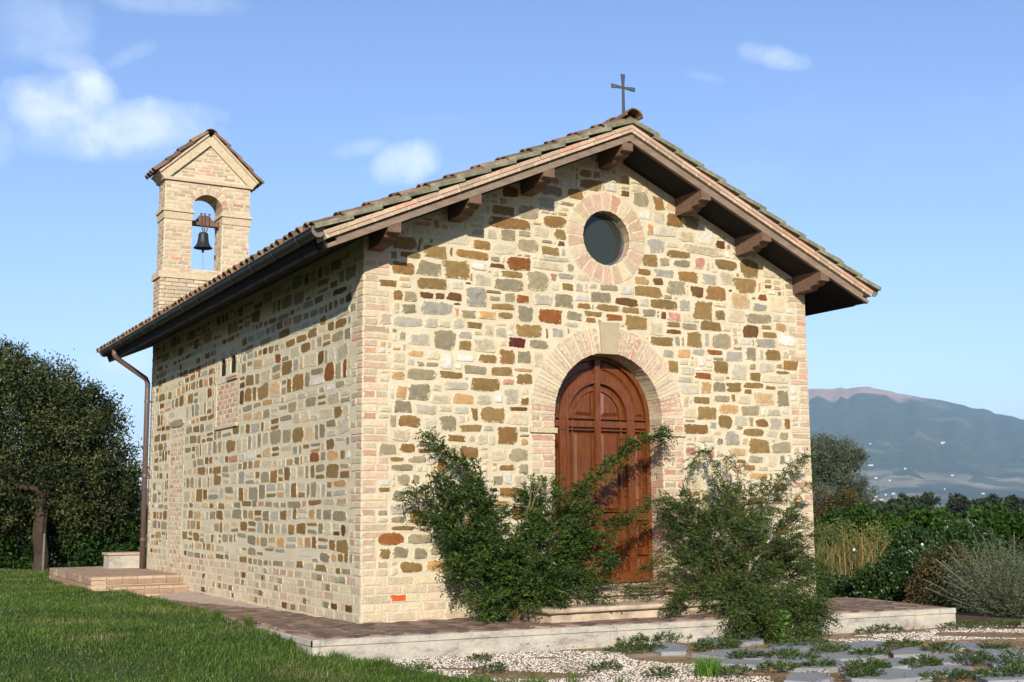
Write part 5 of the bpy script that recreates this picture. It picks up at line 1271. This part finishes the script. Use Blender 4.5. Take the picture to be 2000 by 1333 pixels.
sz_ = [(1.3, 1.3, 1.2), (1.2, 1.2, 1.1), (1.05, 1.1, 1.0), (.78, .9, .85), (1.1, 1.1, .9), (1.2, 1.2, .9), (.9, .9, .65), (.75, .8, .65), (1, 1, 1), (.8, .8, .6), (.5, .6, .7), (.8, .8, .6), (.9, .8, .6), (.5, .5, .45), (.9, .9, .6)]
crown('crown', cs_, sz_, 130000, .08, .04, MATS['leaf_oak'], oak)
def hedge(name, label, a, b, h, w, nl, mat, ll, lw, z0=0, group=None, cat='hedge', step=.5, var=.12):
    a, b = np.array(a, float), np.array(b, float); ln = np.linalg.norm(b-a); k = max(2, int(ln/step)); o = tag(empty(name, (*((a+b)/2), z0)), label, cat, group)
    C = [(*(a+(b-a)*(i+.5)/k+rng.normal(0, .05, 2)), z0+h*(.5+rng.normal(0, .03))) for i in range(k)]; S = [(ln/k*.8+.1, w, h*.52*(1+rng.normal(0, var))) for i in range(k)]
    crown('foliage', C, S, nl, ll, lw, mat, o, shell=.55)
    for i in range(0, k, 2): mb = MB(); c_ = C[i]; mb.tube([(c_[0], c_[1], z0-.1), (c_[0]+rng.normal(0, .05), c_[1]+rng.normal(0, .05), z0+h*.6)], (.03, .012), 5); mb.build('stem', MATS['bark'], o)
    return o
hedge('hedge', 'dense clipped dark green hedge behind the oak tree', (-7, 15.3), (5.5, 15.5), 1.3, .55, 70000, MATS['leaf_hedge'], .09, .05, -.05)
mb = MB(); c = on(1, 13.9, 84, 1110); mb.tube([(c[0], 13.9, -.1), (c[0], 13.9, .75)], .022, 7); tag(mb.build('garden_stake', MATS['weathered_post']), 'thin pale stake standing beside the oak trunk', 'stake')
# far white wall glimpsed under the oak
# olive tree
OX, OY = 14.3, 8.4
ol = tag(empty('olive_tree', (OX, OY, GZ)), 'grey-green olive tree with a forked dark trunk behind the chapel', 'tree')
mb = MB(); limb(mb, (OX-.55, OY, GZ-.1), (OX-.35, OY, .95), .2, .16, 8, .05); mb.build('trunk', MATS['bark'], ol)
mb = MB()
for e in ((OX-1.2, OY, 2.0), (OX+.25, OY-.1, 1.25), (OX-.2, OY+.3, 2.2), (OX-.8, OY-.3, 2.4)): limb(mb, (OX-.36, OY, .9), e, .13, .03, 7, .08)
limb(mb, (OX+.25, OY-.1, 1.25), (OX+.9, OY-.1, .95), .06, .02); mb.build('limbs', MATS['bark'], ol)
def opx(u, v): q = on(1, OY, u, v); return tuple(q)
crown('crown', [opx(1605, 895), opx(1640, 885), opx(1662, 890), opx(1625, 925), opx(1655, 950), opx(1682, 965), opx(1595, 930), opx(1665, 975), opx(1640, 905), opx(1560, 900)], [(.55, .5, .5), (.45, .5, .35), (.32, .4, .3), (.5, .5, .35), (.4, .5, .3), (.32, .4, .32), (.5, .5, .4), (.35, .4, .25), (.5, .5, .4), (.7, .6, .6)], 26000, .07, .02, MATS['leaf_olive'], ol)
hb = tag(empty('thicket', (13.2, 7.6, GZ)), 'brownish dry thicket below the olive tree', 'bush'); crown('foliage', [tuple(on(1, 7.6, u, v)) for u, v in ((1610, 990), (1640, 985), (1665, 1000), (1590, 1005))], [(.4, .4, .35)]*4, 7000, .06, .025, MATS['leaf_russet'], hb)
# vineyard rows
def az(a, d): return CAM[0]+d*math.sin(R(a)), CAM[1]+d*math.cos(R(a))
vr = 'vine rows behind the garden'
for d, lab in ((23.5, 'leafy green vine row closest behind the rose bushes'), (30, 'second leafy vine row beyond the first'), (38, 'third vine row at the back of the vineyard')):
    a = az(40, d*1.04); b = az(60, d*.99); hedge('vine_row', lab, a, b, 1.2+.03*(d-23)/7, .5, 46000 if d < 25 else 16000, MATS['leaf_vine'], .085, .07, GZ, vr, 'vine row', .45, .1)
c = on(1, 1.5, 1897, 1050); mb = MB(); mb.tube([(c[0], 1.5, GZ-.1), (c[0], 1.5, on(1, 1.5, 1897, 1020)[2])], .035, 8); tag(mb.build('vine_post', MATS['weathered_post']), 'weathered grey wooden post standing before the vine row', 'post')
# garden bushes right of the terrace, standing on the soil at their distance
def bush(name, label, cl, dist, mat, nl, ll, lw, cat='bush', group=None):
    C, S = [], []
    for u, v, ru, rv in cl:
        d = ray(u, v); d = d/np.linalg.norm(d[:2]); p = CAM+d*dist; k = dist/FPX; C.append(tuple(p)); S.append((ru*k*.95, .8*ru*k, rv*k))
    b = np.mean(C, 0); o = tag(empty(name, (b[0], b[1], GZ)), label, cat, group); crown('foliage', C, S, nl, ll, lw, mat, o, shell=.2)
    mb = MB()
    for c_ in C: limb(mb, (b[0]+rng.normal(0, .08), b[1]+rng.normal(0, .08), GZ-.03), c_, .016, .005, 5, .04)
    mb.build('stems', MATS['stem'], o); return o
bush('rose_bush', 'glossy green rose bush growing at the terrace end', [(1735, 1140, 55, 45), (1770, 1120, 35, 40), (1700, 1150, 30, 30)], 18.6, MATS['leaf_rose'], 9000, .065, .045)
bush('rose_bush', 'tall rose bush with russet tips and one white bloom', [(1790, 1075, 38, 40), (1805, 1105, 35, 35), (1770, 1065, 20, 28)], 19.6, MATS['leaf_rose'], 7000, .06, .04)
bush('russet_bush', 'russet brown bush drooping over the terrace corner', [(1835, 1130, 55, 50), (1825, 1175, 45, 28), (1870, 1110, 50, 40), (1800, 1160, 28, 25)], 17.6, MATS['leaf_russet'], 11000, .05, .025)
bush('dark_bush', 'dark green bush between the russet bush and the lavender', [(1890, 1150, 40, 50), (1920, 1110, 50, 40), (1880, 1190, 30, 20)], 17.9, MATS['leaf_hedge'], 7000, .06, .035)
bush('rose_bush', 'rose bush with white blooms in front of the vine row', [(1850, 1075, 50, 35), (1885, 1070, 45, 35), (1920, 1065, 40, 30)], 20.2, MATS['leaf_rose'], 7000, .06, .04)
bush('climbing_bush', 'loose green bush behind the dry grass by the chapel corner', [(1620, 1130, 45, 50), (1680, 1110, 45, 45), (1650, 1060, 50, 40), (1610, 1070, 35, 45), (1700, 1060, 40, 35)], 20.5, MATS['leaf_reed'], 12000, .06, .025)
bush('low_bush', 'low green bush at the foot of the dry grass', [(1640, 1155, 45, 22), (1690, 1160, 40, 18), (1610, 1150, 25, 25)], 19.2, MATS['leaf_rose'], 6000, .055, .03)
# dry reed grass
def reeds(name, label, cl, dist, mat, hpx, n, w=.012):
    P = []; H = []
    for u, v, sp_ in cl:
        d = ray(u, v); d = d/np.linalg.norm(d[:2]); p = CAM+d*dist; k = dist/FPX
        P.append(np.stack([p[0]+rng.normal(0, sp_*k, n), p[1]+rng.normal(0, sp_*k, n), np.full(n, GZ)], 1)); H.append(rng.uniform(.55, 1, n)*hpx*k)
    P, H = np.concatenate(P), np.concatenate(H); o = blades(P, H, np.full(len(P), w), rng.uniform(.05, .45, len(P)), mat, name, rng.uniform(0, 1, len(P)), curl=.3); return tag(o, label, 'grass')
reeds('dry_grass', 'tall straw coloured dry grass beside the chapel corner', [(1625, 1165, 22), (1660, 1165, 22), (1700, 1160, 14)], 19.4, MATS['leaf_dry'], 160, 45)
reeds('reed_grass', 'tall green reed grass among the straw coloured stalks', [(1600, 1160, 20), (1650, 1165, 26), (1710, 1160, 20)], 19.8, MATS['leaf_reed'], 140, 120, .014)
# lavender
d = ray(1975, 1210); p0 = CAM+d*(GZ-CAM[2])/d[2]
lav = tag(empty('lavender_bush', tuple(p0)), 'grey lavender bush with long pale flower stalks beside the russet bush', 'lavender')
n = 2300; root = np.tile(p0+np.array((.25, .25, 0)), (n, 1))+rng.normal(0, .1, (n, 3))*np.array((1, 1, 0)); dr = norm(np.stack([rng.normal(-.25, .7, n), rng.normal(-.2, .7, n), rng.uniform(.35, 1.5, n)], 1)); L_ = rng.uniform(.55, 1.12, n)
p_, a_, n_, tt, l_, w_ = twig_leaves(root+dr*(L_*.35)[:, None], dr, L_*.6, 12, .045, .008, .06); k = p_[:, 2] > GZ
leaf_mesh('foliage', p_[k], a_[k], n_[k], l_[k], w_[k], np.clip(.5+tt[k], 0, 1), MATS['leaf_lavender'], lav)
mb = MB()
for i in range(0, n, 12): e = root[i]+dr[i]*L_[i]; mb.tube([root[i], (root[i]+e)/2, e], (.004, .003, .006), 3)
mb.build('stalks', MATS['leaf_lavender'], lav)
# white blooms
def bloom(u, v, dist, lab):
    d = ray(u, v); d = d/np.linalg.norm(d[:2]); p = CAM+d*(dist-.45); mb = MB()
    for k in range(7):
        a = 2*math.pi*k/7; q = p+np.array((math.cos(a)*.011, -.01, math.sin(a)*.011)); mb.hexa([q+np.array(x)*.010 for x in ((-1, -.4, -1), (1, -.4, -1), (1, .4, -1), (-1, .4, -1), (-.7, -.6, 1), (.7, -.6, 1), (.7, .3, 1), (-.7, .3, 1))])
    tag(mb.build('rose_bloom', MATS['white_petal']), lab, 'flower', 'white rose blooms')
for u, v, dd in ((1800, 1064, 19.6), (1881, 1078, 20.2), (1888, 1068, 20.2), (1854, 1070, 20.2), (1667, 1074, 19.6)): bloom(u, v, dd, 'small white rose bloom among the garden bushes')
# timber edging of the flower bed
a, b = on(2, GZ, 1846, 1212), on(2, GZ, 1990, 1222); mb = MB(); dx = norm(b-a); nn = np.array((-dx[1], dx[0], 0))*.06
mb.hexa([a, b, b+nn, a+nn]+[q+np.array((0, 0, .07)) for q in (a, b, b+nn, a+nn)]); tag(mb.build('bed_edging', MATS['dark_timber']), 'low dark timber edging along the flower bed beyond the terrace', 'edging')
# distant tree line
g_ = 'distant trees beyond the vineyard'
for u, v, ru, rv, dd, lab in ((1765, 985, 26, 22, 150, 'rounded'), (1808, 984, 20, 20, 160, 'small round'), (1865, 985, 30, 22, 140, 'broad round'), (1915, 986, 26, 16, 170, 'low spreading'), (1950, 982, 36, 22, 150, 'dark broad'), (1715, 990, 26, 14, 170, 'low'), (1985, 990, 26, 18, 140, 'greenish'), (2040, 985, 36, 20, 150, 'broad'), (1735, 1004, 30, 10, 120, 'low bushy')):
    d = ray(u, v); d = d/np.linalg.norm(d[:2]); p = CAM+d*dd; k = dd/FPX; o = tag(empty('distant_tree', (p[0], p[1], GZ)), lab+' dark tree in the line beyond the vineyard', 'tree', g_)
    zt = p[2]; crown('crown', [tuple(p+np.array((rng.normal(0, ru*k*.4), 0, rng.normal(-.1*rv*k, rv*k*.2)))) for _ in range(4)]+[(p[0], p[1], max(zt-rv*k, .8))], [(ru*k*.7, ru*k*.7, rv*k*.7)]*4+[(ru*k*.9, ru*k*.9, rv*k*.8)], 2600, .42, .3, MATS['leaf_far'], o)
    mb = MB(); mb.tube([(p[0], p[1], GZ-.2), (p[0], p[1], zt)], (.2, .1), 6); mb.build('trunk', MATS['bark'], o)

# ------------------------------------------------------------------ mountain
def sm(x, a, b): t_ = np.clip((x-a)/(b-a), 0, 1); return t_*t_*(3-2*t_)
rn = np.random.default_rng(3); GR = rn.random((64, 64))
def vnoise(x, y):
    xi, yi = np.floor(x).astype(int), np.floor(y).astype(int); fx, fy = x-xi, y-yi; fx = fx*fx*(3-2*fx); fy = fy*fy*(3-2*fy)
    g = lambda i, j: GR[i % 64, j % 64]
    return (g(xi, yi)*(1-fx)+g(xi+1, yi)*fx)*(1-fy)+(g(xi, yi+1)*(1-fx)+g(xi+1, yi+1)*fx)*fy
def fbm(x, y, o=5): return sum(vnoise(x*2**i+i*7.3, y*2**i+i*3.1)/2**i for i in range(o))/2
RIDGE, FOOT = 9000., 4300.
PA = [-20, 0, 10, 18, 26, 34, 39]; PH = [40, 60, 110, 240, 480, 740, 850.]
for u_, v_ in ((1590, 764), (1640, 761), (1690, 763), (1740, 768), (1800, 778), (1860, 792), (1920, 803), (2000, 820)):
    d_ = ray(u_, v_); PA.append(math.degrees(math.atan2(d_[0], d_[1]))); PH.append(CAM[2]+d_[2]/np.linalg.norm(d_[:2])*RIDGE)
PA = np.array(PA+[56, 62, 75, 95]); PH = np.array(PH+[540, 450, 330, 220.])
def mheight(a, r):
    Hm = np.interp(a, PA, PH); s = np.clip((r-FOOT)/(RIDGE-FOOT), 0, 1.0)
    up = .10*sm(s, 0, .30)+.90*sm(s, .18, 1.0)**.92
    back = np.clip((r-RIDGE)/2200, 0, 1)
    n = fbm(a*.55+20, r/900.)-.5
    gul = np.abs(fbm(a*1.5+5, r/2600.+3, 4)-.5)
    return Hm*up*(1-.35*back**2)+(n*120-gul*150)*sm(s, .22, .6)*(1-sm(s, .80, 1.0)*.9)+n*24*(s > 0)*(1-sm(s, .9, 1.0)*.8)
A_ = np.linspace(-20, 95, 460); R_ = np.concatenate([np.linspace(FOOT, RIDGE+200, 110), [9700, 10400, 11200]]); AA, RR_ = np.meshgrid(A_, R_, indexing='ij')
HH = mheight(AA, RR_); HH[:, 0] = GZ-.5
V = np.stack([CAM[0]+RR_*np.sin(np.radians(AA)), CAM[1]+RR_*np.cos(np.radians(AA)), HH], -1).reshape(-1, 3)
na, nr = AA.shape; i, j = np.meshgrid(np.arange(na-1), np.arange(nr-1), indexing='ij'); b = (i*nr+j).ravel()
fi = np.stack([b, b+1, b+nr+1, b+nr], 1)[:, ::-1].ravel()
t = NT('mountain')
sep = t.n('ShaderNodeSeparateXYZ'); t.l(t.pos(), sep.inputs[0]); z = sep.outputs['Z']
nb = t.noise(.0016, 6, .65); nf = t.noise(.02, 6, .75); nfld = t.noise(.0045, 5, .62)
forest = t.ramp(nf, [(.3, (.014, .03, .010)), (.52, (.036, .06, .02)), (.72, (.085, .10, .04))])
forest = t.mix(t.math('MULTIPLY', t.math('SUBTRACT', t.noise(.003, 5, .7), .56), 5, clamp=True), forest, (.20, .18, .085))
bald = t.ramp(t.noise(.006, 6, .7), [(.3, (.26, .16, .10)), (.55, (.38, .25, .16)), (.8, (.45, .31, .2))])
vo = t.n('ShaderNodeTexVoronoi'); vo.inputs['Scale'].default_value = .0055; t.l(t.pos(), vo.inputs['Vector']); sepc = t.n('ShaderNodeSeparateColor'); t.l(vo.outputs['Color'], sepc.inputs[0]); nfld = t.math('ADD', t.math('MULTIPLY', sepc.outputs[0], .55), t.math('MULTIPLY', nfld, .45))
fields = t.ramp(nfld, [(.38, (.03, .05, .02)), (.48, (.07, .09, .04)), (.55, (.30, .23, .13)), (.62, (.07, .10, .04)), (.72, (.22, .18, .11))])
hm = t.math('MULTIPLY', t.math('SUBTRACT', t.math('ADD', z, t.math('MULTIPLY', t.math('SUBTRACT', nb, .5), 420)), 688), .022, clamp=True)
lo = t.math('MULTIPLY', t.math('SUBTRACT', 195, t.math('ADD', z, t.math('MULTIPLY', t.math('SUBTRACT', nb, .5), 260))), .02, clamp=True)
c = t.mix(lo, t.mix(hm, forest, bald), fields)
t.bsdf(c, .95, nf, .6, 8.0)
tag(np_mesh('mountain', V, fi, np.full(len(b), 4), np.full(len(V), .5), MATS['mountain'], smooth=True), kind='structure')
# far houses on the plain and the lower slopes
def on_mtn(u, v):
    d = ray(u, v); d = d/np.linalg.norm(d[:2]); a = math.degrees(math.atan2(d[0], d[1]))
    for r_ in np.linspace(3000, 9000, 1200):
        zz = CAM[2]+d[2]*r_
        gh = float(mheight(np.array(a), np.array(r_))) if r_ > FOOT else GZ
        if gh >= zz: return CAM[0]+d[0]*r_, CAM[1]+d[1]*r_, gh, a, r_
    return None
hs = [(1842, 866, 14), (1701, 911, 16), (1768, 917, 8), (1711, 935, 9), (1738, 940, 7), (1920, 966, 10), (1976, 972, 7), (1845, 957, 4), (1712, 972, 9), (1722, 978, 10), (1730, 968, 7), (1745, 966, 11), (1762, 971, 10), (1715, 985, 12), (1728, 984, 8), (1741, 977, 6), (1708, 979, 6), (1752, 974, 6), (1700, 868, 6), (1806, 976, 7), (1860, 930, 8)]
for u, v, wpx in hs:
    q = on_mtn(u, v)
    if q is None: continue
    x, y, zz, a, r_ = q; w_ = .55*wpx/FPX*r_; h_ = min(max(w_*.28, 5), 9); dp_ = w_*.6; ar = R(a); ux = np.array((math.cos(ar), -math.sin(ar), 0)); uy = np.array((math.sin(ar), math.cos(ar), 0)); o3 = np.array((x, y, zz-6.))
    ho = tag(empty('farmhouse', (x, y, zz)), {(1842, 866): 'white building standing alone high on the forested mountainside', (1701, 911): 'long low pale building at the foot of the forested slope', (1920, 966): 'bright white house on the plain behind the distant trees', (1860, 930): 'pale farmhouse among the tan fields at mid slope', (1700, 868): 'small pale hut on the forested slope above the olive tree'}.get((u, v), 'pale house in the village cluster behind the olive tree' if u < 1766 and v > 930 else 'lone tiny farmhouse among the fields below the mountain'), 'house', 'far houses below the mountain')
    P8 = lambda z0, z1, k_: [o3+ux*sx*w_/2*k_+uy*sy*dp_/2*k_+np.array((0, 0, zq)) for zq in (z0, z1) for sx, sy in ((-1, -1), (1, -1), (1, 1), (-1, 1))]
    mb = MB(); mb.hexa(P8(0, h_+6, 1)); mb.build('wall', MATS['house_wall'], ho)
    mb = MB(); V8 = [o3+ux*sx*w_*.53+uy*sy*dp_*.55+np.array((0, 0, h_+6.01)) for sx, sy in ((-1, -1), (1, -1), (1, 1), (-1, 1))]+[o3+ux*sx*w_*.53+np.array((0, 0, h_+6+dp_*.22)) for sx in (-1, 1)]
    mb.add(V8, [(0, 1, 5, 4), (2, 3, 4, 5), (1, 2, 5), (3, 0, 4), (0, 3, 2, 1)]); mb.build('roof', MATS['house_roof'], ho)
# air between here and the mountain
t = NT('haze_air'); pv = t.n('ShaderNodeVolumePrincipled'); pv.inputs['Color'].default_value = (.50, .72, 1.0, 1); pv.inputs['Density'].default_value = 7.5e-5; pv.inputs['Anisotropy'].default_value = 0.0
t.l(pv.outputs['Volume'], t.out.inputs['Volume'])
mb = MB(); mb.box((-15000, -15000, GZ-2), (15000, 15000, 1000)); tag(mb.build('haze', MATS['haze_air'], center=False), kind='stuff')
